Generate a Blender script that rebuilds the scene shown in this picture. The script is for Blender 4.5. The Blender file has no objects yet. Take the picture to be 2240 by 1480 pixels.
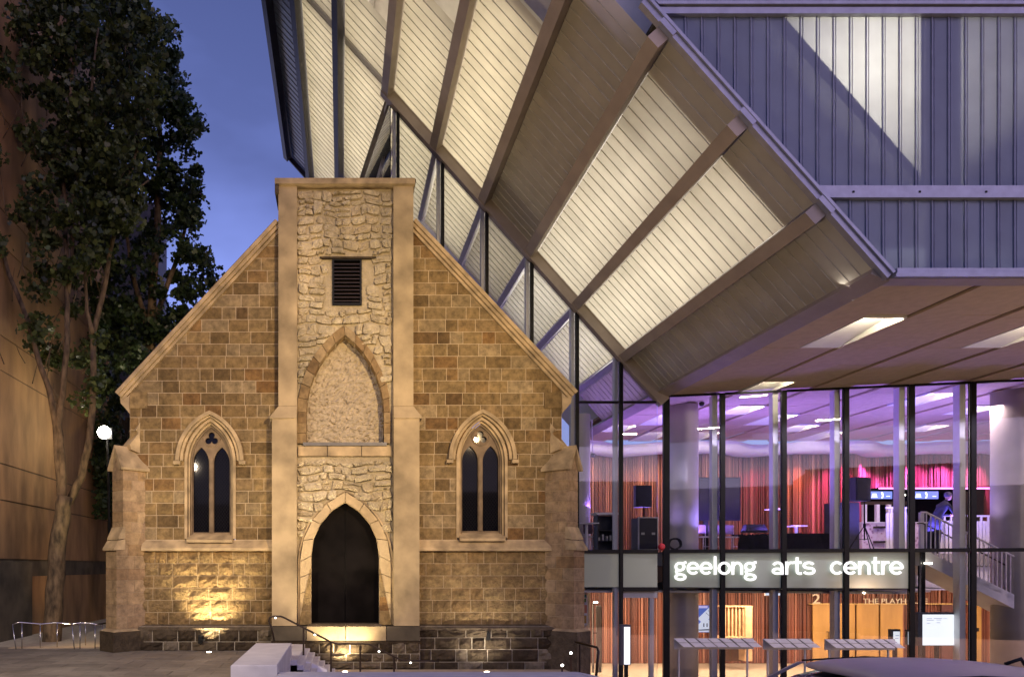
import bpy, math, random
import numpy as np
from mathutils import Vector, Matrix
random.seed(7); np.random.seed(7)
SC = bpy.context.scene
COL = SC.collection
SKYT, SKYS = (1.22, .95, 1.45, 1), .10           # dusk tint and strength of the sky
SOF, TRF, WLB, INT, UPL, DWN = .46, 1.7, .24, 1.7, .85, .8   # output of the built-in lamps and the added washes
# ------------------------------------------------------------------ camera
F, U0, V0, CZ = 1600.0, 747.0, 1240.0, 2.25      # pixel focal length, vanishing point of the street axis, eye height
cam = bpy.data.cameras.new('camera'); co = bpy.data.objects.new('camera', cam); COL.objects.link(co)
co.location = (0, 0, CZ); co.rotation_euler = (math.pi/2, 0, 0)
cam.sensor_width = 36; cam.lens = F/2240*36
cam.shift_x = (1120-U0)/2240; cam.shift_y = (V0-740)/2240
cam.clip_start = .1; cam.clip_end = 2000
SC.camera = co
SC.view_settings.view_transform = 'Standard'; SC.view_settings.look = 'None'
SC.view_settings.exposure = 0; SC.view_settings.gamma = 1; SC.view_settings.use_curve_mapping = False
SC.cycles.use_denoising = True
SC.cycles.max_bounces = 8; SC.cycles.transparent_max_bounces = 16
SC.cycles.diffuse_bounces = 3; SC.cycles.glossy_bounces = 3; SC.cycles.transmission_bounces = 4
SC.cycles.sample_clamp_indirect = 4; SC.cycles.caustics_reflective = False; SC.cycles.caustics_refractive = False
# ------------------------------------------------------------------ dusk sky
wd = bpy.data.worlds.new('World'); SC.world = wd; wd.use_nodes = True
nt = wd.node_tree; nt.nodes.clear()
def WN(t, **k):
    n = nt.nodes.new(t)
    for a, b in k.items(): setattr(n, a, b)
    return n
sky = WN('ShaderNodeTexSky', sky_type='NISHITA', sun_disc=False)
sky.sun_elevation = math.radians(24); sky.sun_rotation = math.radians(150)
sky.air_density = 1.0; sky.dust_density = .6; sky.ozone_density = 2
tc = WN('ShaderNodeTexCoord'); nz = WN('ShaderNodeTexNoise'); nz.inputs['Scale'].default_value = 3.2; nz.inputs['Detail'].default_value = 4
mp = WN('ShaderNodeMapping'); mp.inputs['Scale'].default_value = (1, 1, 2.4)
cr = WN('ShaderNodeMapRange'); cr.inputs['From Min'].default_value = .35; cr.inputs['From Max'].default_value = .75
cr.inputs['To Min'].default_value = .86; cr.inputs['To Max'].default_value = 1.5
tint = WN('ShaderNodeMix', data_type='RGBA', blend_type='MULTIPLY'); tint.inputs[0].default_value = 1
tint.inputs[7].default_value = (SKYT)
mul = WN('ShaderNodeVectorMath', operation='SCALE')
bg = WN('ShaderNodeBackground'); bg.inputs['Strength'].default_value = SKYS
out = WN('ShaderNodeOutputWorld')
L = nt.links.new
L(sky.outputs[0], tint.inputs[6]); L(tc.outputs['Generated'], mp.inputs[0]); L(mp.outputs[0], nz.inputs['Vector'])
L(nz.outputs[0], cr.inputs[0]); L(tint.outputs[2], mul.inputs[0]); L(cr.outputs[0], mul.inputs['Scale'])
L(mul.outputs[0], bg.inputs[0]); L(bg.outputs[0], out.inputs[0])
# ------------------------------------------------------------------ street floodlights and added fill spots (out of frame)
def aim(o, d):
    o.rotation_euler = Vector(d).to_track_quat('-Z', 'Y').to_euler()
def spot(name, loc, tgt, power, col, size=60, blend=.5, rad=.15):
    l = bpy.data.lights.new(name, 'SPOT'); l.energy = power; l.color = col
    l.spot_size = math.radians(size); l.spot_blend = blend; l.shadow_soft_size = rad
    o = bpy.data.objects.new(name, l); COL.objects.link(o); o.location = loc
    aim(o, Vector(tgt)-Vector(loc)); return o
def area(name, loc, d, sx, sy, power, col, spread=None):
    l = bpy.data.lights.new(name, 'AREA'); l.shape = 'RECTANGLE'; l.size = sx; l.size_y = sy
    l.energy = power; l.color = col
    if spread: l.spread = math.radians(spread)
    o = bpy.data.objects.new(name, l); COL.objects.link(o); o.location = loc; aim(o, d); return o
WARM = (1, .71, .36)
spot('street_flood_light', (7.5, -1, 9.5), (.2, 20, 6.6), 18000, WARM, 40, 1, .06)
spot('street_flood_light', (-9, 0, 7.5), (-.5, 20, 5), 3000, (1, .76, .46), 46, .7, .06)
spot('plaza_lamp_light', (-7, 6, 7), (-5.5, 17, 0), 4300, (1, .80, .58), 75, .8, .1)
spot('added_ceiling_fill', (17, 9, 1.2), (14, 17, 7.3), 900, (1, .68, .40), 120, 1, .02)  # added fill standing in for warm bounce on the overhang ceiling
spot('added_soffit_fill', (-4.5, 7, .4), (5, 16.5, 11.5), 2300, (1, .74, .46), 66, 1, .05)  # added fill that lightens the unlit soffit bays
# ------------------------------------------------------------------ helpers
def X(u, y): return (u-U0)*y/F
def Z(v, y): return CZ+(V0-v)*y/F
def P(u, v, y): return (X(u, y), y, Z(v, y))
ORG = {}
def props(o, label=None, cat=None, group=None, kind=None):
    if label: o['label'] = label
    if cat: o['category'] = cat
    if group: o['group'] = group
    if kind: o['kind'] = kind
    return o
def thing(name, loc, label, cat, group=None, kind=None):
    o = bpy.data.objects.new(name, None); COL.objects.link(o); o.location = loc; o.empty_display_size = .2
    ORG[o.name] = Vector(loc); return props(o, label, cat, group, kind)
class M:
    def __init__(s): s.v = []; s.f = []; s.mi = []; s.cur = 0; s.sm = False
    def add(s, vs, fs):
        b = len(s.v); s.v.extend([tuple(p) for p in vs])
        for f in fs: s.f.append([b+i for i in f]); s.mi.append(s.cur)
        return s
    def box(s, x0, x1, y0, y1, z0, z1):
        if x1 < x0: x0, x1 = x1, x0
        if y1 < y0: y0, y1 = y1, y0
        if z1 < z0: z0, z1 = z1, z0
        return s.add([(x0,y0,z0),(x1,y0,z0),(x1,y1,z0),(x0,y1,z0),(x0,y0,z1),(x1,y0,z1),(x1,y1,z1),(x0,y1,z1)],
              [(0,3,2,1),(4,5,6,7),(0,1,5,4),(1,2,6,5),(2,3,7,6),(3,0,4,7)])
    def hexa(s, p):       # 8 points: bottom loop then top loop
        return s.add(p, [(0,3,2,1),(4,5,6,7),(0,1,5,4),(1,2,6,5),(2,3,7,6),(3,0,4,7)])
    def prism(s, poly, y0, y1):   # poly in (x,z)
        n = len(poly)
        vs = [(a, y0, b) for a, b in poly]+[(a, y1, b) for a, b in poly]
        fs = [tuple(range(n)), tuple(range(2*n-1, n-1, -1))]+[((i+1) % n, i, n+i, n+(i+1) % n) for i in range(n)]
        return s.add(vs, fs)
    def pz(s, poly, z0, z1):     # poly in (x,y)
        n = len(poly)
        vs = [(a, b, z0) for a, b in poly]+[(a, b, z1) for a, b in poly]
        fs = [tuple(range(n-1, -1, -1)), tuple(range(n, 2*n))]+[(i, (i+1) % n, n+(i+1) % n, n+i) for i in range(n)]
        return s.add(vs, fs)
    def tube(s, pts, r, n=8, caps=True):
        pts = [Vector(p) for p in pts]; m = len(pts)
        rs = r if isinstance(r, (list, tuple)) else [r]*m
        rings = []
        up = None
        for i in range(m):
            t = (pts[min(i+1, m-1)]-pts[max(i-1, 0)]).normalized()
            if up is None:
                up = t.orthogonal().normalized()
            a = (up-t*up.dot(t)).normalized(); up = a; b = t.cross(a)
            rings.append([pts[i]+(a*math.cos(2*math.pi*k/n)+b*math.sin(2*math.pi*k/n))*rs[i] for k in range(n)])
        vs = [p for rg in rings for p in rg]; fs = []
        for i in range(m-1):
            for k in range(n):
                fs.append((i*n+k, i*n+(k+1) % n, (i+1)*n+(k+1) % n, (i+1)*n+k))
        if caps: fs.append(tuple(range(n-1, -1, -1))); fs.append(tuple(range((m-1)*n, m*n)))
        return s.add(vs, fs)
    def lathe(s, c, prof, n=24):   # prof list of (r,z), closed at the ends
        vs = []; fs = []
        for r, z in prof:
            for k in range(n):
                a = 2*math.pi*k/n; vs.append((c[0]+r*math.cos(a), c[1]+r*math.sin(a), c[2]+z))
        for i in range(len(prof)-1):
            for k in range(n): fs.append((i*n+k, i*n+(k+1) % n, (i+1)*n+(k+1) % n, (i+1)*n+k))
        fs.append(tuple(range(n-1, -1, -1))); fs.append(tuple(range((len(prof)-1)*n, len(prof)*n)))
        return s.add(vs, fs)
    def beam(s, p0, p1, a, wa, b, wb):   # bar from p0 to p1 with half widths along axes a,b
        p0, p1, a, b = Vector(p0), Vector(p1), Vector(a).normalized()*wa, Vector(b).normalized()*wb
        q = [p0-a-b, p0+a-b, p0+a+b, p0-a+b]; r = [p1-a-b, p1+a-b, p1+a+b, p1-a+b]
        return s.hexa([*q, *r])
    def grid(s, c00, c10, c11, c01, nx, nz, fn=None):
        c00, c10, c11, c01 = map(Vector, (c00, c10, c11, c01)); vs = []; fs = []
        for j in range(nz+1):
            for i in range(nx+1):
                a, b = i/nx, j/nz
                p = (c00*(1-a)+c10*a)*(1-b)+(c01*(1-a)+c11*a)*b
                vs.append(p+(fn(a, b, p) if fn else Vector((0, 0, 0))))
        for j in range(nz):
            for i in range(nx):
                k = j*(nx+1)+i; fs.append((k, k+1, k+nx+2, k+nx+1))
        return s.add(vs, fs)
    def rot(s, ang, c, axis='Z'):
        R = Matrix.Rotation(ang, 4, axis); c = Vector(c)
        s.v = [tuple(R@(Vector(p)-c)+c) for p in s.v]; return s
    def build(s, name, mat, parent=None, kind=None, label=None, cat=None, group=None, smooth=False, shadow=True):
        me = bpy.data.meshes.new(name)
        a = np.array(s.v, dtype=float)
        mn, mx = a.min(0), a.max(0); o3 = np.array([(mn[0]+mx[0])/2, (mn[1]+mx[1])/2, mn[2]])
        me.from_pydata((a-o3).tolist(), [], s.f)
        mats = mat if isinstance(mat, (list, tuple)) else [mat]
        for m in mats: me.materials.append(m)
        if len(mats) > 1: me.polygons.foreach_set('material_index', s.mi)
        if smooth or s.sm: me.polygons.foreach_set('use_smooth', [True]*len(me.polygons))
        ob = bpy.data.objects.new(name, me); COL.objects.link(ob)
        ORG[ob.name] = Vector(o3)
        if parent is not None:
            ob.parent = parent; ob.location = Vector(o3)-ORG[parent.name]
        else: ob.location = o3
        return props(ob, label, cat, group, kind)
def recalc(ob):
    import bmesh
    b = bmesh.new(); b.from_mesh(ob.data); bmesh.ops.recalc_face_normals(b, faces=b.faces); b.to_mesh(ob.data); b.free()
def copy_tree(o, loc=None, rz=None, parent=None, label=None):
    c = o.copy(); COL.objects.link(c)
    if parent is not None: c.parent = parent
    if loc is not None: c.location = loc
    if rz is not None: c.rotation_euler = (0, 0, rz)
    if label: c['label'] = label
    for ch in list(o.children): copy_tree(ch, parent=c)
    return c
def plate(outer, holes, y0, y1):
    """flat plate in the XZ plane with holes, as vertices and faces"""
    cu = bpy.data.curves.new('tmp', 'CURVE'); cu.dimensions = '2D'; cu.fill_mode = 'BOTH'; cu.extrude = abs(y1-y0)/2
    for poly in [outer]+holes:
        sp = cu.splines.new('POLY'); sp.points.add(len(poly)-1)
        for q, (a, b) in zip(sp.points, poly): q.co = (a, b, 0, 1)
        sp.use_cyclic_u = True
    ob = bpy.data.objects.new('tmp', cu); COL.objects.link(ob)
    dg = bpy.context.evaluated_depsgraph_get(); me = bpy.data.meshes.new_from_object(ob.evaluated_get(dg))
    ym = (y0+y1)/2
    vs = [(p.co.x, ym+p.co.z, p.co.y) for p in me.vertices]; fs = [tuple(p.vertices)[::-1] for p in me.polygons]
    bpy.data.objects.remove(ob); bpy.data.curves.remove(cu); bpy.data.meshes.remove(me)
    return vs, fs
# ------------------------------------------------------------------ materials
def mat_new(name):
    m = bpy.data.materials.new(name); m.use_nodes = True
    t = m.node_tree; return m, t, t.nodes['Principled BSDF']
def nd(t, typ, **k):
    n = t.nodes.new(typ)
    for a, b in k.items(): setattr(n, a, b)
    return n
def ramp(t, stops):
    r = nd(t, 'ShaderNodeValToRGB'); e = r.color_ramp.elements
    while len(e) > 1: e.remove(e[-1])
    e[0].position = stops[0][0]; e[0].color = (*stops[0][1], 1)
    for p, c in stops[1:]:
        q = e.new(p); q.color = (*c, 1)
    return r
def plain(name, col, rough=.6, metal=0, var=.12, nscale=6, bump=.1, bscale=60, spec=.5, stretch=(1, 1, 1)):
    """uniform material with mottling and fine relief"""
    m, t, p = mat_new(name); l = t.links.new
    tc = nd(t, 'ShaderNodeTexCoord'); mpn = nd(t, 'ShaderNodeMapping'); mpn.inputs['Scale'].default_value = stretch
    g = nd(t, 'ShaderNodeNewGeometry')
    l(g.outputs['Position'], mpn.inputs[0])
    n = nd(t, 'ShaderNodeTexNoise'); n.inputs['Scale'].default_value = nscale; n.inputs['Detail'].default_value = 5
    l(mpn.outputs[0], n.inputs['Vector'])
    lo = tuple(c*(1-var*1.6) for c in col); hi = tuple(min(1, c*(1+var*1.3)) for c in col)
    r = ramp(t, [(.3, lo), (.7, hi)]); l(n.outputs[0], r.inputs[0]); l(r.outputs[0], p.inputs['Base Color'])
    p.inputs['Roughness'].default_value = rough; p.inputs['Metallic'].default_value = metal
    p.inputs['Specular IOR Level'].default_value = spec
    if bump:
        n2 = nd(t, 'ShaderNodeTexNoise'); n2.inputs['Scale'].default_value = bscale; n2.inputs['Detail'].default_value = 3
        l(mpn.outputs[0], n2.inputs['Vector'])
        b = nd(t, 'ShaderNodeBump'); b.inputs['Strength'].default_value = bump; b.inputs['Distance'].default_value = .02
        l(n2.outputs[0], b.inputs['Height']); l(b.outputs[0], p.inputs['Normal'])
    return m
def stone(name, stops, rough=.9, bump=.5, bscale=14, bdist=.03, mott=.5, streak=0):
    """masonry: colour per block (per object and per island), mottled, with relief"""
    m, t, p = mat_new(name); l = t.links.new
    g = nd(t, 'ShaderNodeNewGeometry'); oi = nd(t, 'ShaderNodeObjectInfo')
    a = nd(t, 'ShaderNodeMath', operation='ADD'); fr = nd(t, 'ShaderNodeMath', operation='FRACT')
    l(oi.outputs['Random'], a.inputs[0]); l(g.outputs['Random Per Island'], a.inputs[1]); l(a.outputs[0], fr.inputs[0])
    r = ramp(t, stops); r.color_ramp.interpolation = 'LINEAR'; l(fr.outputs[0], r.inputs[0])
    n = nd(t, 'ShaderNodeTexNoise'); n.inputs['Scale'].default_value = 5; n.inputs['Detail'].default_value = 8; n.inputs['Roughness'].default_value = .7
    l(g.outputs['Position'], n.inputs['Vector'])
    mr = nd(t, 'ShaderNodeMapRange'); mr.inputs['From Min'].default_value = .3; mr.inputs['From Max'].default_value = .7
    mr.inputs['To Min'].default_value = 1-mott; mr.inputs['To Max'].default_value = 1+mott*.5
    l(n.outputs[0], mr.inputs[0])
    vm = nd(t, 'ShaderNodeVectorMath', operation='SCALE'); l(r.outputs[0], vm.inputs[0]); l(mr.outputs[0], vm.inputs['Scale'])
    mq = nd(t, 'ShaderNodeMapping'); mq.inputs['Scale'].default_value = (1, 1, .3); l(g.outputs['Position'], mq.inputs[0])     # long rain stains
    n3 = nd(t, 'ShaderNodeTexNoise'); n3.inputs['Scale'].default_value = 1.1; n3.inputs['Detail'].default_value = 6; l(mq.outputs[0], n3.inputs['Vector'])
    m3 = nd(t, 'ShaderNodeMapRange'); m3.inputs['From Min'].default_value = .3; m3.inputs['From Max'].default_value = .7; m3.inputs['To Min'].default_value = .72; m3.inputs['To Max'].default_value = 1.15
    l(n3.outputs[0], m3.inputs[0]); v2 = nd(t, 'ShaderNodeVectorMath', operation='SCALE'); l(vm.outputs[0], v2.inputs[0]); l(m3.outputs[0], v2.inputs['Scale'])
    l(v2.outputs[0], p.inputs['Base Color'])
    p.inputs['Roughness'].default_value = rough; p.inputs['Specular IOR Level'].default_value = .25
    n2 = nd(t, 'ShaderNodeTexNoise'); n2.inputs['Scale'].default_value = bscale; n2.inputs['Detail'].default_value = 6; n2.inputs['Roughness'].default_value = .65
    l(g.outputs['Position'], n2.inputs['Vector'])
    b = nd(t, 'ShaderNodeBump'); b.inputs['Strength'].default_value = bump; b.inputs['Distance'].default_value = bdist
    l(n2.outputs[0], b.inputs['Height']); l(b.outputs[0], p.inputs['Normal'])
    return m
def emit(name, col, s):
    m, t, p = mat_new(name); p.inputs['Base Color'].default_value = (*[c*.5 for c in col], 1)
    p.inputs['Emission Color'].default_value = (*col, 1); p.inputs['Emission Strength'].default_value = s; return m
SAND = [(0, (.15, .10, .042)), (.15, (.23, .155, .064)), (.4, (.31, .215, .092)), (.6, (.24, .17, .078)), (.76, (.35, .265, .14)), (.84, (.27, .175, .07)), (.93, (.25, .14, .05)), (1, (.14, .09, .038))]
m_block = stone('sandstone_block', SAND, bump=.8, bscale=17, mott=.62)
m_rock = stone('rock_faced_sandstone', [(0, (.25, .165, .07)), (.5, (.36, .255, .115)), (1, (.30, .195, .08))], bump=1, bscale=13, bdist=.12, mott=.6)
m_butt = stone('buttress_sandstone', [(0, (.34, .225, .11)), (.5, (.42, .30, .165)), (.8, (.37, .26, .15)), (1, (.30, .19, .09))], bump=.3, bscale=18)
m_lime = stone('limewashed_mortar', [(0, (.58, .48, .30)), (1, (.60, .50, .31))], bump=1, bscale=13, bdist=.08, mott=.25)
m_mortar = plain('lime_mortar', (.52, .41, .25), .95, var=.1, bump=.3)
m_rubble = stone('limewashed_rubble', [(0, (.60, .49, .30)), (.5, (.70, .60, .39)), (1, (.62, .52, .33))], bump=1, bscale=11, bdist=.10, mott=.35)
m_render = plain('cement_render', (.38, .295, .165), .92, var=.30, nscale=1.1, bump=.25, bscale=25)
m_trim = plain('dressed_sandstone', (.42, .315, .17), .85, var=.28, nscale=2.6, bump=.2, bscale=40)
m_vous = stone('pale_voussoir', [(0, (.50, .38, .21)), (1, (.56, .44, .26))], bump=.25, bscale=20, mott=.2)
m_vous2 = stone('brown_voussoir', [(0, (.24, .155, .07)), (.5, (.34, .235, .11)), (1, (.43, .32, .17))], bump=.5, bscale=16)
m_plinth = stone('bluestone_plinth', [(0, (.05, .035, .02)), (.5, (.10, .075, .045)), (.85, (.16, .125, .08)), (1, (.24, .20, .14))], bump=1, bscale=7, bdist=.09)
m_niche = plain('rough_plaster_infill', (.52, .43, .28), .95, var=.12, nscale=4, bump=1, bscale=6, stretch=(1, 1, 2))
m_niche.node_tree.nodes['Bump'].inputs['Distance'].default_value = .12
m_black = plain('black_steel', (.006, .006, .006), .5, var=.2, bump=.03, spec=.2)
m_door = plain('black_door_panel', (.006, .005, .005), .85, var=.3, nscale=2, bump=.05, spec=.05)
m_alu = plain('grey_aluminium', (.48, .47, .43), .45, var=.08, bump=.03)
m_beam = plain('taupe_painted_steel', (.35, .29, .235), .5, var=.08, nscale=2, bump=.04)
m_pcbeam = plain('dark_slate_steel', (.05, .05, .07), .5, var=.1, bump=.03)
m_trimblue = plain('pale_folded_flashing', (.33, .34, .42), .4, var=.08, metal=.3, bump=.03)
m_white = plain('white_concrete', (.66, .63, .62), .8, var=.06, nscale=3, bump=.15, bscale=30)
m_wpaint = plain('white_paint', (.78, .76, .76), .6, var=.03, bump=.03)
m_pave = stone('grey_paver', [(0, (.22, .195, .16)), (.5, (.27, .24, .195)), (1, (.31, .275, .22))], rough=.55, bump=.15, bscale=60, bdist=.01, mott=.25)
m_grout = plain('paving_joint', (.42, .38, .30), .9)
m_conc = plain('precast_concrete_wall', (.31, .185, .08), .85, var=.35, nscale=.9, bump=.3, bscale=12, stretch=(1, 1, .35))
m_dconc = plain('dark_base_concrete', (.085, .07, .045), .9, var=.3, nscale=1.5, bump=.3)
m_ceil = plain('ceiling_board', (.58, .45, .31), .85, var=.05, bump=.03)
m_gconc = plain('pale_grey_concrete', (.36, .34, .30), .8, var=.08, nscale=2, bump=.1)
m_bark = plain('plane_tree_bark', (.14, .10, .055), .9, var=.45, nscale=7, bump=.9, bscale=30, stretch=(1, 1, .4))
m_asph = plain('asphalt', (.05, .05, .05), .85, var=.15, bump=.4, bscale=120)
m_steel = plain('stainless_steel', (.55, .54, .52), .25, metal=1, var=.05, bump=0)
m_bronze = plain('dark_bronze', (.05, .035, .025), .35, metal=.6, var=.1, bump=0)
m_gold = plain('gold_door_veneer', (.42, .24, .075), .5, var=.12, nscale=3, bump=.03, stretch=(1, 1, .2))
m_floor = plain('pale_terrazzo', (.42, .35, .27), .5, var=.05, bump=0)
m_tile = stone('roof_slate', [(0, (.16, .11, .07)), (1, (.24, .17, .11))], bump=.3)
def timber():
    m, t, p = mat_new('red_timber_batten'); l = t.links.new
    g = nd(t, 'ShaderNodeNewGeometry')
    r = ramp(t, [(0, (.08, .024, .016)), (.45, (.16, .05, .030)), (.8, (.24, .08, .05)), (1, (.38, .18, .12))]); l(g.outputs['Random Per Island'], r.inputs[0])
    l(r.outputs[0], p.inputs['Base Color']); p.inputs['Roughness'].default_value = .5; return m
m_timber = timber()
def glass(name, tintc=(1, 1, 1), refl=1.0, ior=1.45):
    m, t, p = mat_new(name); l = t.links.new; t.nodes.remove(p); o = t.nodes['Material Output']
    tr = nd(t, 'ShaderNodeBsdfTransparent'); tr.inputs[0].default_value = (*tintc, 1)
    gl = nd(t, 'ShaderNodeBsdfGlossy'); gl.inputs['Roughness'].default_value = .01; gl.inputs[0].default_value = (refl, refl, refl, 1)
    fr = nd(t, 'ShaderNodeFresnel'); fr.inputs[0].default_value = ior; mx = nd(t, 'ShaderNodeMixShader')
    l(fr.outputs[0], mx.inputs[0]); l(tr.outputs[0], mx.inputs[1]); l(gl.outputs[0], mx.inputs[2]); l(mx.outputs[0], o.inputs[0]); return m
m_glass = glass('clear_glazing', (.95, .96, .97))
def spandrel():
    m, t, p = mat_new('back_painted_spandrel_glass'); p.inputs['Base Color'].default_value = (.42, .48, .37, 1)
    p.inputs['Roughness'].default_value = .18; p.inputs['Specular IOR Level'].default_value = .5; return m
m_span = spandrel()
def poly(name, col, tl=.5, rough=.5):
    """translucent ribbed cladding sheet: lets the light from behind glow through"""
    m, t, p = mat_new(name); l = t.links.new; t.nodes.remove(p); o = t.nodes['Material Output']
    g = nd(t, 'ShaderNodeNewGeometry'); n = nd(t, 'ShaderNodeTexNoise'); n.inputs['Scale'].default_value = 1.5; n.inputs['Detail'].default_value = 5
    l(g.outputs['Position'], n.inputs['Vector']); oi = nd(t, 'ShaderNodeObjectInfo')
    ad = nd(t, 'ShaderNodeMath', operation='MULTIPLY_ADD'); ad.inputs[1].default_value = .35; l(oi.outputs['Random'], ad.inputs[0]); l(n.outputs[0], ad.inputs[2])
    r = ramp(t, [(.3, tuple(c*.80 for c in col)), (.95, tuple(min(1, c*1.06) for c in col))]); l(ad.outputs[0], r.inputs[0])
    d = nd(t, 'ShaderNodeBsdfDiffuse'); tr = nd(t, 'ShaderNodeBsdfTranslucent'); gl = nd(t, 'ShaderNodeBsdfGlossy'); gl.inputs['Roughness'].default_value = rough
    gl.inputs[0].default_value = (.9, .9, .9, 1)
    l(r.outputs[0], d.inputs[0]); l(r.outputs[0], tr.inputs[0])
    m1 = nd(t, 'ShaderNodeMixShader'); m1.inputs[0].default_value = tl; l(d.outputs[0], m1.inputs[1]); l(tr.outputs[0], m1.inputs[2])
    fr = nd(t, 'ShaderNodeFresnel'); fr.inputs[0].default_value = 1.4
    m2 = nd(t, 'ShaderNodeMixShader'); l(fr.outputs[0], m2.inputs[0]); l(m1.outputs[0], m2.inputs[1]); l(gl.outputs[0], m2.inputs[2])
    l(m2.outputs[0], o.inputs[0]); return m
m_panel = poly('translucent_soffit_sheet', (.74, .70, .60))
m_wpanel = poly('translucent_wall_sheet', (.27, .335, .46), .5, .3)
m_rib = plain('sheet_seam_rib', (.60, .56, .49), .6, bump=0)
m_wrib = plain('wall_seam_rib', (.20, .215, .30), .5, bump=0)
# ================================================================== CHURCH
YF = 20.0
XC = X(755, YF)
def cx(u): return X(u, YF)
def cz(v): return Z(v, YF)
church = thing('church', (XC, 22, -.8), 'small old sandstone church front with steep gable, blocked upper niche and black pointed doors', 'church')
class Arch:
    """pointed arch: centre u, half width, springing v, apex v, bottom v (all measured on the facade)"""
    def __init__(s, u, a, vs, va, vb):
        s.c = cx(u); s.a = a/80; s.zs = cz(vs); s.h = (vs-va)/80; s.zb = cz(vb)
        s.R = (s.a**2+s.h**2)/(2*s.a)
    def half(s, z):
        if z <= s.zs: return s.a
        t = z-s.zs
        if t >= s.h: return 0
        return max(0, math.sqrt(max(0, s.R**2-t*t))-(s.R-s.a))
    def side(s, n=12, bottom=True):      # right side from the bottom to the apex
        pts = [(s.a, s.zb)] if bottom else []
        th = math.asin(min(1, s.h/s.R))
        for i in range(n+1):
            q = th*i/n; pts.append((s.R*math.cos(q)-(s.R-s.a), s.zs+s.R*math.sin(q)))
        return pts
    def outline(s, n=12):
        r = s.side(n); return [(s.c+x, z) for x, z in r]+[(s.c-x, z) for x, z in r[::-1][1:]]
def arch_ring(mb, o, i, y0, y1, n=14, bottom=True, z_bot=None):
    """continuous moulding between an outer and inner arch"""
    so, si = o.side(n, bottom), i.side(n, bottom)
    full = lambda s, c: [(c-x, z) for x, z in s]+[(c+x, z) for x, z in s[::-1][1:]]
    fo, fi = full(so, o.c), full(si, i.c); k = len(fo); vs = []
    for (a, b), (c, d) in zip(fo, fi): vs += [(a, y0, b), (c, y0, d), (c, y1, d), (a, y1, b)]
    fs = []
    for j in range(k-1):
        q = 4*j
        for e in range(4): fs.append((q+e, q+(e+1) % 4, q+4+(e+1) % 4, q+4+e))
    fs.append((0, 3, 2, 1)); q = 4*(k-1); fs.append((q, q+1, q+2, q+3))
    mb.add(vs, fs)
def rock(mb, p0b, p1b, p1t, p0t, z0, z1, yf, yb, amp, bev=.02, nx=4, nz=3, seed=None):
    """one dressed block: trapezoid face with bevelled arris and uneven front (x positions at bottom and top)"""
    w = min(p1b-p0b, p1t-p0t) if min(p1b-p0b, p1t-p0t) > .02 else max(p1b-p0b, p1t-p0t)
    nx = max(2, min(nx, int(max(p1b-p0b, p1t-p0t)/.1)+1)); vs = []; fs = []
    for j in range(nz+1):
        for i in range(nx+1):
            a, b = i/nx, j/nz
            xx = (p0b*(1-a)+p1b*a)*(1-b)+(p0t*(1-a)+p1t*a)*b; zz = z0+(z1-z0)*b
            edge = i in (0, nx) or j in (0, nz)
            yy = yf+(bev if edge else -random.random()*amp)
            vs.append((xx, yy, zz))
    for j in range(nz):
        for i in range(nx): k = j*(nx+1)+i; fs.append((k, k+1, k+nx+2, k+nx+1))
    b = len(vs)
    loop = [i for i in range(nx+1)]+[j*(nx+1)+nx for j in range(1, nz+1)]+[nz*(nx+1)+i for i in range(nx-1, -1, -1)]+[j*(nx+1) for j in range(nz-1, 0, -1)]
    for k in loop: vs.append((vs[k][0], yb, vs[k][2]))
    n = len(loop)
    for k in range(n): fs.append((loop[(k+1) % n], loop[k], b+k, b+(k+1) % n))
    return mb.add(vs, fs)
WINS = [Arch(460, 55, 1010, 916, 1186), Arch(1054, 55, 1007, 913, 1184)]
door_in = Arch(755, 74, 1215, 1098, 1364); door_out = Arch(756, 103, 1230, 1073, 1364)
nich_in = Arch(755, 84, 905, 737, 972); nich_out = Arch(752, 101, 905, 716, 972)
# rake lines of the gable (outer edge of the blocks)
def rakeL(z): return cx(608)+(z-cz(494))*(258-608)/80/((865-494)/80*-1)*1.0 if False else cx(608)-(cz(494)-z)*(608-262)/(868-494)
def rakeR(z): return cx(905)+(cz(494)-z)*(1252-905)/(868-494)
wallL, wallR = cx(284), cx(1229)
def bl(z): return max(wallL, rakeL(z)) if z > cz(868) else wallL
def br(z): return min(wallR, rakeR(z)) if z > cz(868) else wallR
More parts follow.
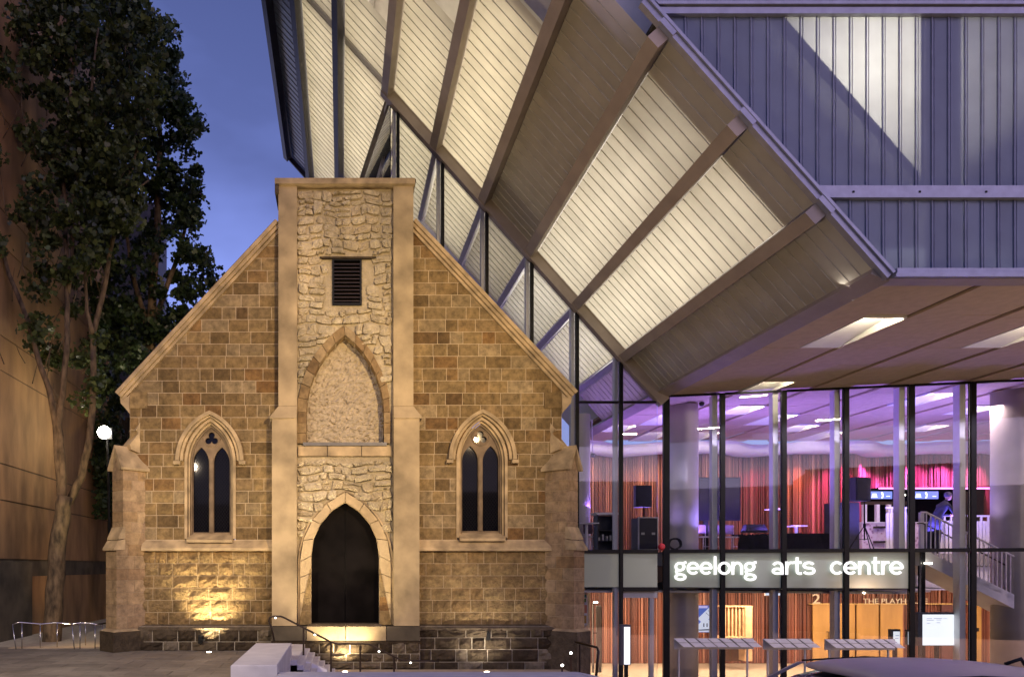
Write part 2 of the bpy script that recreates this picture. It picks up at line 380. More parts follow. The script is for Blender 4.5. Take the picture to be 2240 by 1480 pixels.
# backing wall (its face is the mortar of the joints)
apexz = cz(418)
outer = [(wallL, cz(1500)), (wallR, cz(1500)), (wallR, cz(868)), (cx(1247), cz(868)), (cx(905), cz(496)), (cx(902), apexz), (cx(610), apexz), (cx(608), cz(496)), (cx(266), cz(868)), (wallL, cz(868))]
vs, fs = plate(outer, [w.outline() for w in WINS]+[door_in.outline(), nich_in.outline()], YF+.013, YF+.5)
w_core = M().add(vs, fs).build('mortar_wall', m_mortar, church)
rows = []
zz = cz(1365); 
while zz < cz(1206)-.1: rows.append((zz, zz+(cz(1205)-cz(1365))/6)); zz = rows[-1][1]
nlow = len(rows)
zz = cz(1180)
while zz < cz(505): rows.append((zz, min(zz+.3345, cz(497)))); zz = rows[-1][1]
blocks = []
def fill_row(ri, z0, z1, fl, fr, low):
    lb, lt, rb, rt = fl(z0), fl(z1), fr(z0), fr(z1)
    if rb-lb < .06 and rt-lt < .03: return
    g = .007
    lim = min(rb, max(rt, lt)) if rt > lt else rb
    xs = []; x = max(lb, lt)+random.uniform(.15, .75); hi = min(rb, rt)
    while x < hi-.15: xs.append(x); x += random.choice([.33, .42, .5, .55, .62, .7])*random.uniform(.9, 1.12)
    if xs and max(lb, lt) == lt and xs[0]-lt < .1 and lb < lt-.1: pass
    L0, L1 = lb, lt
    for x in xs+[None]:
        a0, a1 = (x, x) if x is not None else (rb, rt)
        if a0-L0 > .05 or a1-L1 > .05: blocks.append((L0+g, a0-g, max(a1-g, L1+g+.002), L1+g, z0+g, z1-g, low))
        L0, L1 = a0, a1
for ri, (z0, z1) in enumerate(rows):
    low = ri < nlow
    pl0 = cx(598) if z1 < cz(915) else cx(611); pr0 = cx(914) if z1 < cz(915) else cx(902)
    for side in (0, 1):
        w = WINS[side]; fl, fr = (bl, lambda z: pl0) if side == 0 else (lambda z: pr0, br)
        if not low and z0 < w.zs+w.h-.05 and z1 > w.zb-.1:
            fill_row(ri, z0, z1, fl, lambda z: w.c-max(w.half(z), .02), low)
            fill_row(ri, z0, z1, lambda z: w.c+max(w.half(z), .02), fr, low)
        else: fill_row(ri, z0, z1, fl, fr, low)
blocks.sort(key=lambda b: -(b[1]-b[0]+b[2]-b[3])*(b[5]-b[4]))
restL, restH = M(), M()
for k, (a, b, c, d, z0, z1, low) in enumerate(blocks):
    m = M() if k < 300 else (restH if low else restL)
    rock(m, a, b, c, d, z0, z1, YF+(-.012 if low else 0)+random.uniform(-.002, .002), YF+.03, .05 if low else .012, bev=.01 if not low else .016)
    if k < 300: m.build('ashlar_block', m_rock if low else m_block, church)
if restL.v: restL.build('small_ashlar_block', m_block, church, kind='stuff')
if restH.v: restH.build('rock_faced_small_block', m_rock, church, kind='stuff')
# string course and sill band
for a, b in ((cx(312), cx(597)), (cx(915), cx(1203))):
    y = YF
    m = M(); m.add([(a, y-.16, cz(1204)), (b, y-.16, cz(1204)), (b, y-.16, cz(1198)), (a, y-.16, cz(1198)), (a, y+.02, cz(1180)), (b, y+.02, cz(1180)), (a, y+.02, cz(1204)), (b, y+.02, cz(1204))],
      [(0, 1, 2, 3), (3, 2, 5, 4), (0, 6, 7, 1), (0, 3, 4, 6), (1, 7, 5, 2)])
    m.build('string_course', m_trim, church)
# gable copings: two fillets stepping down under the slates
def raked(pa, pb, off0, off1, y0, y1, name, mat, parent=church):
    pa, pb = Vector((pa[0], 0, pa[1])), Vector((pb[0], 0, pb[1])); d = (pb-pa).normalized(); n = Vector((-d.z, 0, d.x))
    if n.z < 0: n = -n
    q = [pa+n*off0, pb+n*off0, pb+n*off1, pa+n*off1]
    m = M(); m.prism([(p.x, p.z) for p in q], y0, y1); o = m.build(name, mat, parent); recalc(o); return o
lt, lb_ = (cx(610), cz(492)), (cx(262), cz(866)); rt, rb_ = (cx(903), cz(490)), (cx(1254), cz(864))
for pa, pb in ((lt, lb_), (rt, rb_)):
    raked(pa, pb, -.16, -.09, YF-.06, YF+.1, 'coping_moulding', m_trim)
    raked(pa, pb, -.08, 0.0, YF-.13, YF+.1, 'coping_moulding', m_trim)
    raked(pa, pb, .005, .10, YF-.19, YF+.02, 'verge_board', m_trim)
# roof slopes with stepped slate edges
for pa, pb, y1 in ((lt, lb_, 28), (rt, rb_, 21.3)):
    raked(pa, pb, .02, .09, YF+.025, y1, 'roof_slope', m_tile)
    A, B = Vector((pa[0], 0, pa[1])), Vector((pb[0], 0, pb[1]))
    if pa is lt:
        for k in range(12):
            q0, q1 = A.lerp(B, k/12), A.lerp(B, (k+.97)/12)
            raked((q0.x, q0.z), (q1.x, q1.z), .095, .135, YF-.13, YF+.4, 'verge_slate', m_tile)
# side walls of the nave
M().box(wallL, wallL+.4, YF+.51, 28, -.3, cz(880)).build('nave_wall', m_block, church)
M().box(wallR-.4, wallR, YF+.51, 21.3, -1.75, cz(880)).build('nave_wall', m_block, church)
# kneelers at the eaves
for s, ue in ((-1, 284), (1, 1229)):
    e = cx(ue); q = [(e, cz(905)), (e+s*.0, cz(868)), (e+s*.26, cz(868)), (e+s*.24, cz(882)), (e+s*.06, cz(898))]
    o = M().prism(q, YF-.04, YF+.5).build('kneeler_stone', m_trim, church); recalc(o)
    o = M().prism([(e-s*.48, cz(893)), (e-s*.48, cz(858)), (e-s*.01, cz(858)), (e-s*.01, cz(893))], YF-.03, YF+.01).build('kneeler_stone', m_block, church); recalc(o)
# ---------------------------------------------------------------- tower strip
YT = 19.86
def rubble_ok(x, z, mg=.0):
    if abs(x-door_out.c) < door_out.half(z)+mg and z < door_out.zs+door_out.h: return False
    if abs(x-nich_out.c) < nich_out.half(z)+mg and nich_out.zb-.1 < z < nich_out.zs+nich_out.h: return False
    if cx(725)-mg < x < cx(793)+mg and cz(672)-mg < z < cz(570)+mg: return False
    if cz(1003) < z < cz(972): return False
    return True
niche_hole = nich_in.outline()
vs, fs = plate([(cx(640), cz(1368)), (cx(870), cz(1368)), (cx(870), cz(412)), (cx(640), cz(412))], [door_in.outline(), niche_hole, [(cx(729), cz(668)), (cx(789), cz(668)), (cx(789), cz(573)), (cx(729), cz(573))]], YT+.03, YT+.155)
M().add(vs, fs).build('tower_mortar_face', m_lime, church)
zz = cz(1362); n_r = 0; small = M()
while zz < cz(424):
    h = random.uniform(.13, .32); z1 = min(zz+h, cz(420)); x = cx(652)
    while x < cx(857)-.03:
        w = random.uniform(.17, .52) if h > .2 else random.uniform(.15, .55); x1 = min(x+w, cx(857))
        if cx(857)-x1 < .14: x1 = cx(857)
        ys = [(zz, z1)]
        if h > .27 and random.random() < .35: mm = zz+h*random.uniform(.4, .6); ys = [(zz, mm), (mm, z1)]
        for a, b in ys:
            mx, mz = (x+x1)/2, (a+b)/2
            ins = sum(rubble_ok(px, pz, -.04) for px in (x+.03, mx, x1-.03) for pz in (a+.02, b-.02))
            if ins < 4 or not rubble_ok(mx, mz, .0): continue
            j = lambda s=.05: random.uniform(-s, s)
            m = M(); vs2 = []; fs2 = []; c = [(x+.015+j(), a+.012+j(.025)), (x1-.015+j(), a+.012+j(.025)), (x1-.015+j(), b-.012+j(.025)), (x+.015+j(), b-.012+j(.025))]
            c = [(p, q_+.045*math.sin(p*4.3+zz*2)+.02*math.sin(p*11)) for p, q_ in c]
            if any(cx(722) < p < cx(796) and cz(675) < q_ < cz(566) for p, q_ in c+[(mx, mz)]): continue
            K = 8; cxm, czm = sum(p[0] for p in c)/4, sum(p[1] for p in c)/4
            ring = []
            for e in range(4):
                p, q = c[e], c[(e+1) % 4]
                ring.append((cxm+(p[0]-cxm)*random.uniform(.86, .99), czm+(p[1]-czm)*random.uniform(.82, .98))); mxx, mzz = (p[0]+q[0])/2, (p[1]+q[1])/2
                ring.append((mxx+j(.03), mzz+j(.03)))
            pr = random.uniform(.0, .075)
            vs2 = [(p[0], YT+.05, p[1]) for p in ring]+[(cxm+(p[0]-cxm)*.95, YT-.01-pr+random.uniform(-.015, .02), czm+(p[1]-czm)*.93) for p in ring]
            vs2 += [(cxm+(p[0]-cxm)*.45, YT-.025-pr+random.uniform(-.03, .02), czm+(p[1]-czm)*.45) for p in ring]+[(cxm, YT-.03-pr+random.uniform(-.02, .02), czm)]
            for k in range(K):
                k2 = (k+1) % K; fs2 += [(k, k2, K+k2, K+k), (K+k, K+k2, 2*K+k2, 2*K+k), (2*K+k, 2*K+k2, 3*K)]
            m.add(vs2, fs2)
            if n_r < 300: m.build('rubble_stone', m_rubble, church)
            else: small.add(vs2, fs2)
            n_r += 1
        x = x1
    zz = z1
if small.v: small.build('small_rubble_stone', m_rubble, church, kind='stuff')
# plaster smears between the rubble and the arch, the sill band, niche back
def wob(a, b, p): return Vector((0, random.uniform(-.035, .035), 0))
M().grid((cx(660), YF+.2, cz(975)), (cx(850), YF+.2, cz(975)), (cx(850), YF+.2, cz(730)), (cx(660), YF+.2, cz(730)), 42, 54, wob).build('niche_infill', m_niche, church)
for a, b in ((653, 716), (717, 790), (791, 858)):
    M().box(cx(a)+.004, cx(b)-.004, YT-.06, YT+.05, cz(999), cz(978)).build('sill_stone', m_trim, church)
M().box(cx(664), cx(845), YT-.10, YF+.2, cz(977), cz(970)).build('lead_flashing', plain('lead_flashing', (.13, .125, .12), .5, metal=.4), church)
def voussoirs(o, i, n, y0, y1, mat, name, gap=.007, jamb=5, jit=.0):
    def samp(A, n_):
        th = math.asin(min(1, A.h/A.R)); pts = []
        for k in range(jamb+1): pts.append((A.a, A.zb+(A.zs-A.zb)*k/jamb))
        for k in range(1, n_+1): q = th*k/n_; pts.append((A.R*math.cos(q)-(A.R-A.a), A.zs+A.R*math.sin(q)))
        return pts
    so, si = samp(o, n), samp(i, n)
    for s in (-1, 1):
        for k in range(len(so)-1):
            m = M(); sub = 3; ins = []; outs = []
            jo = random.uniform(-jit, jit)
            for q in range(sub+1):
                t = q/sub; ta = .02+t*.96
                a = Vector((so[k][0]*(1-ta)+so[k+1][0]*ta, so[k][1]*(1-ta)+so[k+1][1]*ta)); b = Vector((si[k][0]*(1-ta)+si[k+1][0]*ta, si[k][1]*(1-ta)+si[k+1][1]*ta))
                a = a+(a-b)*jo*3; outs.append((o.c+s*a.x, a.y)); ins.append((i.c+s*b.x, b.y))
            vs = []
            for a, b in zip(outs, ins): vs += [(a[0], y0, a[1]), (b[0], y0, b[1]), (b[0], y1, b[1]), (a[0], y1, a[1])]
            fs = []
            for q in range(sub):
                for e in range(4): fs.append((4*q+e, 4*q+(e+1) % 4, 4*q+4+(e+1) % 4, 4*q+4+e))
            fs += [(0, 3, 2, 1), (4*sub, 4*sub+1, 4*sub+2, 4*sub+3)]
            ob = m.add(vs, fs).build(name, mat, church); recalc(ob)
voussoirs(nich_out, nich_in, 7, YT-.07, YF+.2, m_vous2, 'niche_voussoir', jamb=3, jit=.02)
voussoirs(Arch(755.5, 98, 1228, 1077, 1364), door_in, 4, YT-.075, YF+.12, m_vous, 'door_voussoir', jamb=4)
ring = M(); arch_ring(ring, door_out, Arch(755.5, 99, 1229, 1076, 1364), YT-.045, YT+.04); ring.build('door_outer_moulding', m_trim, church)
# splayed lower jamb stones
for s in (-1, 1):
    for k in range(4):
        z0, z1 = door_in.zb+k*.38, door_in.zb+(k+1)*.38-.01; w0 = .33*(1-k/4.3); w1 = .33*(1-(k+1)/4.3)
        q = [(door_in.c+s*(door_in.a+.004), z0), (door_in.c+s*(door_in.a+w0), z0), (door_in.c+s*(door_in.a+w1), z1), (door_in.c+s*(door_in.a+.004), z1)]
        ob = M().prism(q, YT-.088, YT-.07).build('jamb_stone', m_block, church); recalc(ob)
# door leaves
dz = door_in
for s in (-1, 1):
    pts = [(dz.c+s*.009, dz.zb+.03)]+[(dz.c+s*max(.009, x), max(z, dz.zb+.03)) for x, z in dz.side(14)]
    ob = M().prism(pts, YF+.2, YF+.26).build('door_leaf', m_door, church); recalc(ob)
M().box(dz.c-.95, dz.c+.95, YF+.27, YF+.3, dz.zb, dz.zs+dz.h).build('door_backing', m_black, church)
M().box(cx(676), cx(834), YT-.12, YF+.3, dz.zb-.05, dz.zb+.02).build('door_threshold', m_plinth, church)
# louvre
fr = M()
for a in ((cx(727), cx(731), cz(672), cz(571)), (cx(787), cx(791), cz(672), cz(571)), (cx(731), cx(787), cz(672), cz(667)), (cx(731), cx(787), cz(575), cz(571))):
    fr.box(a[0], a[1], YT-.03, YT+.12, a[2], a[3])
fr = fr.build('louvre_frame', m_black, church)
for k in range(11):
    z = cz(665)+k*(cz(577)-cz(665))/11+.02; m = M(); q = [(z, YT-.01), (z+.02, YT-.01), (z+.10, YT+.11), (z+.08, YT+.11)]
    m.hexa([(cx(731), q[0][1], q[0][0]), (cx(787), q[0][1], q[0][0]), (cx(787), q[3][1], q[3][0]), (cx(731), q[3][1], q[3][0]), (cx(731), q[1][1], q[1][0]), (cx(787), q[1][1], q[1][0]), (cx(787), q[2][1], q[2][0]), (cx(731), q[2][1], q[2][0])])
    m.build('louvre_slat', m_bronze, fr)
M().box(cx(729), cx(789), YT+.13, YT+.15, cz(670), cz(573)).build('louvre_back', m_black, church)
M().prism([(cx(700), cz(572)), (cx(700), cz(568.5)), (cx(822), cz(568.5)), (cx(822), cz(572))], YT-.09, YT+.05).build('slate_lintel', m_plinth, church)
# rendered pilasters with set-offs
def pilaster(u0, u1, ub0, ub1, s):
    m = M(); m.box(cx(u0), cx(u1), 19.70, YF+.02, cz(893), cz(418)); m.build('pilaster_shaft', m_render, church)
    M().box(cx(ub0), cx(ub1), 19.58, YF+.02, cz(1365), cz(922)).build('pilaster_base', m_render, church)
    e = cx(ub0 if s < 0 else ub1); i = cx(u0 if s < 0 else u1); f = cx(u1 if s < 0 else u0)
    q = [(f, cz(921.5)), (e+s*.07, cz(921.5)), (e+s*.05, cz(917)), (i, cz(893.5)), (f, cz(893.5))]
    vs = [(a, 19.54, b) for a, b in q[:3]]+[(i, 19.70, cz(893.5)), (f, 19.70, cz(893.5))]+[(a, YF+.02, b) for a, b in q]
    m = M().add(vs, [(0, 1, 2, 3, 4)[::-1], (5, 6, 7, 8, 9)]+[((k+1) % 5, k, 5+k, 5+(k+1) % 5) for k in range(5)]); ob = m.build('weathered_offset', m_render, church); recalc(ob)
pilaster(611, 651, 598, 651, -1); pilaster(859, 902, 859, 914, 1)
# capping of the tower
M().box(cx(604), cx(905), 19.58, 21.2, cz(419), cz(407)).build('cap_stone', m_trim, church)
M().box(cx(604), cx(612), 19.60, 20.6, cz(437), cz(419.3)).build('cap_return', m_plinth, church)
M().box(cx(785), cx(908), 19.75, 21.4, cz(406.5), cz(402)).build('cap_flashing', m_black, church)
M().box(cx(613), cx(900), YF+.52, 21.2, cz(600), cz(419.5)).build('tower_body', m_render, church)
# ---------------------------------------------------------------- lancet windows
m_trac = plain('recess_shaded_tracery', (.20, .145, .085), .9, var=.2, nscale=4, bump=.2)  # shade of the window recess put into the stone colour
m_lead = plain('lead_came', (.008, .008, .009), .7, bump=0, spec=.1)
m_dglass = mat_new('dark_leaded_glass'); m_dglass[2].inputs['Base Color'].default_value = (.004, .004, .008, 1); m_dglass[2].inputs['Roughness'].default_value = .04; m_dglass[2].inputs['Specular IOR Level'].default_value = .14
m_dglass = m_dglass[0]
def lancet(u, dv):
    wroot = M(); T = lambda a, vs_, va, vb: Arch(u, a, vs_+dv, va+dv, vb+dv)
    arch_ring(wroot, T(56, 1010, 915, 1178), T(50, 1010, 921, 1178), YF-.03, YF+.12)
    wo = wroot.build('window_surround', m_trim, church)
    m = M(); arch_ring(m, T(74, 1008, 900, 1010), T(66, 1008, 908, 1010), YF-.16, YF+.02, bottom=False)
    for s in (-1, 1): m.box(cx(u)+s*.80, cx(u)+s*.98, YF-.16, YF+.02, cz(1016+dv), cz(1009+dv))
    m.build('hood_mould', m_trim, wo)
    m = M(); arch_ring(m, T(65, 1008, 909, 1010), T(59, 1008, 913, 1010), YF-.09, YF+.02, bottom=False); m.build('inner_hood_roll', m_trim, wo)
    m = M(); arch_ring(m, T(49, 1010, 922, 1176), T(45.5, 1010, 927, 1176), YF+.07, YF+.22); m.build('jamb_moulding', m_trim, wo)
    m = M(); arch_ring(m, T(45, 1010, 928, 1170), T(42, 1010, 932, 1170), YF+.14, YF+.3); m.build('jamb_moulding', m_trac, wo)
    # tracery plate
    z = lambda v: cz(v+dv); c = cx(u)
    outl = T(43, 1010, 931, 1168).outline(12)
    l1 = Arch(u-23, 17.5, 1010+dv, 975+dv, 1163+dv).outline(8); l2 = Arch(u+22.5, 17.5, 1010+dv, 975+dv, 1163+dv).outline(8)
    tre = []
    for k in range(48):
        th = 2*math.pi*k/48; r = 0
        for q in range(3):
            ph = math.pi/2+q*2*math.pi/3; d, rc = 8.0/80, 7.0/80; D = rc*rc-(d*math.sin(th-ph))**2
            if D > 0: r = max(r, d*math.cos(th-ph)+math.sqrt(D))
        tre.append((c+max(r, .02)*math.cos(th), z(957)+max(r, .02)*math.sin(th)))
    eyes = [[(c+s*q[0]/80, z(q[1])) for q in ((26, 978), (33, 992), (31, 974), (27, 966))] for s in (-1, 1)]
    vs, fs = plate(outl, [l1, l2, tre], YF+.2, YF+.27)
    M().add(vs, fs).build('tracery', m_trac, wo)
    m = M(); m.sm = True
    pts = [(c+.235*math.cos(a), YF+.195, z(957)+.215*math.sin(a)) for a in [2*math.pi*k/24 for k in range(25)]]
    m.tube(pts, .018, 6); m.build('trefoil_ring', m_trac, wo)
    M().box(c-.045, c+.045, YF+.165, YF+.2, z(1163), z(1000)).build('mullion', m_trac, wo)
    M().box(c-.52, c+.52, YF+.285, YF+.29, z(1166), z(935)).build('leaded_glass', m_dglass, wo)
    m = M(); 
    for s in (-1, 1):
        for lc in (u-23, u+22.5):
            a0 = cx(lc)
            for k in range(-3, 26):
                z0 = z(1163)+k*.11-.0; w = .215
                p0, p1 = (a0-s*w, z0), (a0+s*w, z0+.6)
                lo, hi = z(1163), z(985)
                t0 = max(0, (lo-z0)/.6); t1 = min(1, (hi-z0)/.6)
                if t1-t0 < .05: continue
                A_ = (p0[0]+(p1[0]-p0[0])*t0, YF+.28, z0+.6*t0); B_ = (p0[0]+(p1[0]-p0[0])*t1, YF+.28, z0+.6*t1)
                m.beam(A_, B_, (0, 1, 0), .004, (1, 0, -.35*s), .006)
    m.build('lead_lattice', m_lead, wo, kind='stuff')
    m = M(); a = .62; m.add([(c-a, YF-.15, z(1180)), (c+a, YF-.15, z(1180)), (c+a, YF+.3, z(1163)), (c-a, YF+.3, z(1163)), (c-a, YF-.15, z(1186)), (c+a, YF-.15, z(1186)), (c+a, YF+.3, z(1186)), (c-a, YF+.3, z(1186))],
        [(0, 1, 2, 3), (4, 7, 6, 5), (0, 4, 5, 1), (1, 5, 6, 2), (3, 7, 4, 0)]); m.build('window_sill', m_trim, wo)
lancet(460, 0); lancet(1054, -3)
# ---------------------------------------------------------------- diagonal buttresses
def buttress(sgn):
    C = Vector((-5.37, YF, 0)); d = Vector((-.7071, -.7071, 0)); e = Vector((-.7071, .7071, 0))
    def pt(s, t, z):
        p = C+d*s+e*t; x = p.x
        if sgn > 0: x = 2*XC-x
        return (x, p.y, z)
    def bx(m, s0, s1, t0, t1, z0, z1):
        m.hexa([pt(s0, t0, z0), pt(s1, t0, z0), pt(s1, t1, z0), pt(s0, t1, z0), pt(s0, t0, z1), pt(s1, t0, z1), pt(s1, t1, z1), pt(s0, t1, z1)])
    root = M(); zb = cz(1430) if sgn < 0 else cz(1520); zp = cz(1372)
    bx(root, -.45, .83, .012, .573, zp, cz(1190)); bx(root, -.45, .64, .012, .573, cz(1190), cz(1030))
    R = root.build('buttress_core', m_mortar, church); recalc(R)
    def blk(name, mat, par, *a):
        m = M(); bx(m, *a); o = m.build(name, mat, par); recalc(o)
    w = .585; k = 0; z = zp; n = 7; h = (cz(1190)-zp)/n
    for k in range(n):
        z0, z1 = zp+k*h+.005, zp+(k+1)*h-.005; cut = .32 if k % 2 else .52
        blk('buttress_block', m_butt, R, -.4, cut-.006, 0, w, z0, z1); blk('buttress_block', m_butt, R, cut+.006, .845, 0, w, z0, z1)
    n = 6; h = (cz(1030)-cz(1165))/n
    blk('buttress_block', m_butt, R, -.4, .64, 0, w, cz(1190), cz(1165)-.005)
    for k in range(n):
        z0, z1 = cz(1165)+k*h+.005, cz(1165)+(k+1)*h-.005; cut = .22 if k % 2 else .40
        blk('buttress_block', m_butt, R, -.4, cut-.006, 0, w, z0, z1); blk('buttress_block', m_butt, R, cut+.006, .655, 0, w, z0, z1)
    # set-off slabs in profile
    def prof(name, pts, t0, t1, mat=m_trim):
        n = len(pts); vs = [pt(s, t0, z) for s, z in pts]+[pt(s, t1, z) for s, z in pts]
        m = M().add(vs, [tuple(range(n)), tuple(range(2*n-1, n-1, -1))]+[((i+1) % n, i, n+i, n+(i+1) % n) for i in range(n)])
        o = m.build(name, mat, R); recalc(o)
    prof('setoff_slab', [(.60, cz(1178)), (.80, cz(1181)), (.80, cz(1177)), (.66, cz(1153)), (.60, cz(1153))], -.02, w+.02)
    prof('setoff_slab', [(.60, cz(1202)), (.93, cz(1204)), (.93, cz(1199)), (.80, cz(1182.5)), (.60, cz(1180))], -.02, w+.02)
    # gablet cap, ridge along the buttress
    hw = w/2; za, ze, zr = cz(1031), cz(1026), cz(977)
    for s in (-1, 1):
        t_e, t_r = hw+s*(hw+.085), hw
        q = [(t_e, za), (t_e, ze), (t_r, zr), (t_r, zr-.1), (hw+s*(hw-.02), za)]
        vs = [pt(-.35, t, z) for t, z in q]+[pt(.76, t, z) for t, z in q]
        m = M().add(vs, [(0, 1, 2, 3, 4), (9, 8, 7, 6, 5)]+[((i+1) % 5, i, 5+i, 5+(i+1) % 5) for i in range(5)]); o = m.build('gablet_slab', m_trim, R); recalc(o)
    vs = [pt(.655, 0, za), pt(.655, w, za), pt(.655, hw, zr-.06), pt(-.35, 0, za), pt(-.35, w, za), pt(-.35, hw, zr-.06)]
    o = M().add(vs, [(0, 1, 2), (3, 5, 4), (0, 3, 4, 1), (1, 4, 5, 2), (2, 5, 3, 0)]).build('gablet_face', m_butt, R); recalc(o)
    # upper slopes running back to the corner
    prof('upper_slope', [(-.35, cz(1000)), (.36, cz(985)), (.40, cz(974)), (.16, cz(950)), (.16, cz(945)), (.22, cz(941)), (-.06, cz(902)), (-.35, cz(902))], .10, w-.10, m_trim)
    # plinth of the buttress
    m = M(); bx(m, -.5, .98, -.09, w+.09, zb, zp-.06); PL = m.build('buttress_plinth', m_plinth, church); recalc(PL)
    vs = [pt(-.5, -.09, zp-.06), pt(.98, -.09, zp-.06), pt(.98, w+.09, zp-.06), pt(-.5, w+.09, zp-.06), pt(-.5, 0, zp), pt(.86, 0, zp), pt(.86, w, zp), pt(-.5, w, zp)]
    o = M().hexa(vs).build('plinth_weathering', m_trim, PL); recalc(o)
buttress(-1); buttress(1)
# ---------------------------------------------------------------- plinth
def plinth(u0, u1, vb, y, top=1366, cells=True, hmin=.28, hmax=.42):
    x0, x1, z0, z1 = cx(u0), cx(u1), cz(vb), cz(top)
    M().box(x0, x1, y+.05, YF+.02, z0, z1-.03).build('plinth_backing', m_mortar if False else m_grout, church)
    z = z1-.06
    while z > z0+.05:
        h = random.uniform(hmin, hmax); zb = max(z0, z-h); x = x0
        while x < x1-.02:
            xe = min(x1, x+random.uniform(.3, .8)); 
            if x1-xe < .2: xe = x1
            m = M(); rock(m, x+.012, xe-.012, xe-.012, x+.012, zb+.01, z-.01, y, y+.09, .09, bev=.03, nx=5, nz=4)
            m.build('plinth_stone', m_plinth, church); x = xe
        z = zb
    m = M(); m.add([(x0, y-.03, z1-.07), (x1, y-.03, z1-.07), (x1, YF+.01, z1+.02), (x0, YF+.01, z1+.02), (x0, y-.03, z1-.13), (x1, y-.03, z1-.13), (x1, YF, z1-.13), (x0, YF, z1-.13)], [(0, 1, 2, 3), (4, 7, 6, 5), (0, 4, 5, 1), (0, 3, 7, 4), (1, 5, 6, 2)])
    m.build('plinth_cap', m_plinth, church)
plinth(306, 597, 1424, 19.82); plinth(915, 1210, 1530, 19.82, hmin=.25, hmax=.45)
plinth(597, 915, 1530, 19.52, top=1392, hmin=.2, hmax=.4)
for a, b in ((598, 672), (673, 755), (756, 842), (843, 914)):
    M().box(cx(a)+.003, cx(b)-.003, 19.48, YF+.01, cz(1396), cz(1366)).build('plinth_course', m_render if 672 <= a <= 800 else m_dconc, church)
m = M(); m.box(cx(438), cx(447), 19.7, 19.8, cz(1404), cz(1386)); m.box(cx(441), cx(453), 19.66, 19.7, cz(1398), cz(1394)); m.build('drain_outlet', m_black, church)
m = M(); m.prism([(cx(1060), cz(1397)), (cx(1068), cz(1397)), (cx(1068), cz(1383)), (cx(1064), cz(1376)), (cx(1060), cz(1383))], 19.68, 19.8); m.build('drain_outlet', m_black, church)
# ================================================================== ARTS CENTRE BUILDING
YG, YE = 21.5, 12.75
def ZS(x): return 17.85-1.119*x            # sloping soffit height over x
TS = Vector((1, 0, -1.119)).normalized(); NS = Vector((-1.119, 0, -1)).normalized()   # down the slope; outwards
arts = thing('arts_building', (14, 22, -1.75), 'modern building with huge folded ribbed canopy over a lit glass foyer', 'building')
BX = [-2.28, -1.28, 0.0, 1.45, 2.86, 4.27, 5.62, 7.0, 8.36, 9.42]
def sp(x, y, off=0):
    v = Vector((x, y, ZS(x)))+NS*off; return (v.x, v.y, v.z)
LIT = {1, 2, 3, 4, 6, 7}
def yrange(i):
    a, b = BX[i], BX[i+1]
    yv = (ZS(a)-CZ)*F/1240-.9                       # nothing in front of this line can be seen
    return max(YE+.02, min(yv, 20)), (32.2 if i < 2 else 29 if i == 2 else 30 if i == 3 else 26)
PW = .305
n_sh = 0; far_sheets = M()
def sheet(i, y0, y1, x0, x1):
    global n_sh
    n_sh += 1
    far = n_sh > 300
    m = far_sheets if far else M(); a, b = x0, x1; r = .012
    g = [(y0, 0), (y1-r, 0)]
    m.cur = 0; m.add([sp(a, y0), sp(b, y0), sp(b, y1-r), sp(a, y1-r)], [(3, 2, 1, 0)])
    m.cur = 1; q = [(y1-r, -.006), (y1, -.006), (y1, .016), (y1-r, .016)]
    vs = [sp(a, y, o) for y, o in q]+[sp(b, y, o) for y, o in q]
    m.add(vs, [(0, 1, 2, 3), (7, 6, 5, 4)]+[((k+1) % 4, k, 4+k, 4+(k+1) % 4) for k in range(4)])
    if not far: m.build('soffit_sheet', [m_panel, m_rib] if i else [m_wpanel, m_wrib], arts)
todo = []
for i in range(len(BX)-1):
    y0, y1 = yrange(i); k0 = int(math.floor((y0-YE)/PW))
    y = YE+.02+k0*PW
    while y < y1:
        if min(y+PW, y1) > y0: todo.append((y > YG-.1 and i > 2, i, max(y, YE+.02), min(y+PW, y1)))
        y += PW
todo.sort(key=lambda q: (q[0], q[2]))
for _, i, ya, yb in todo: sheet(i, ya, yb, BX[i]+.10, BX[i+1]-.10)
if far_sheets.v: far_sheets.build('far_soffit_sheet', [m_panel, m_rib], arts, kind='stuff')
# beams down the soffit, with unseen webs above it added to block light
for i, x in enumerate(BX):
    y0 = max(YE-.02, min((ZS(x)-CZ)*F/1240-1, 20)); y1 = 32.3 if i < 3 else 29 if i == 3 else 26
    dark = i in (0, 1, 2)
    w = .12 if i < 3 else .135
    if i == 9: continue
    for a, b in ((y0, y1),) if i < 3 else ((y0, YG), (YG+.001, y1)):
        dp = .27 if a < YG else .12; w_ = w if a < YG or i < 3 else .09
        m = M(); q = [(-w_, -.02), (w_, -.02), (w_, dp), (-w_, dp)]
        vs = []
        for yy in (a, b):
            for s, o in q:
                v = Vector((x, yy, ZS(x)))+TS*s+NS*o; vs.append(tuple(v))
        m.add(vs, [(0, 1, 2, 3), (7, 6, 5, 4)]+[((k+1) % 4, k, 4+k, 4+(k+1) % 4) for k in range(4)])
        o = m.build('soffit_beam', m_pcbeam if dark else m_beam if a < YG else m_alu, arts); recalc(o)
    vs = []
    for yy in (max(y0, YE+.1), y1):
        for s, o in ((-.03, -.025), (.03, -.025), (.03, -1.25), (-.03, -1.25)): vs.append(tuple(Vector((x, yy, ZS(x)))+TS*s+NS*o))
    o = M().add(vs, [(0, 1, 2, 3), (7, 6, 5, 4)]+[((k+1) % 4, k, 4+k, 4+(k+1) % 4) for k in range(4)]).build('bay_light_blocker', m_wpaint, arts); recalc(o)  # unseen, added so the dark bays get no light from their neighbours
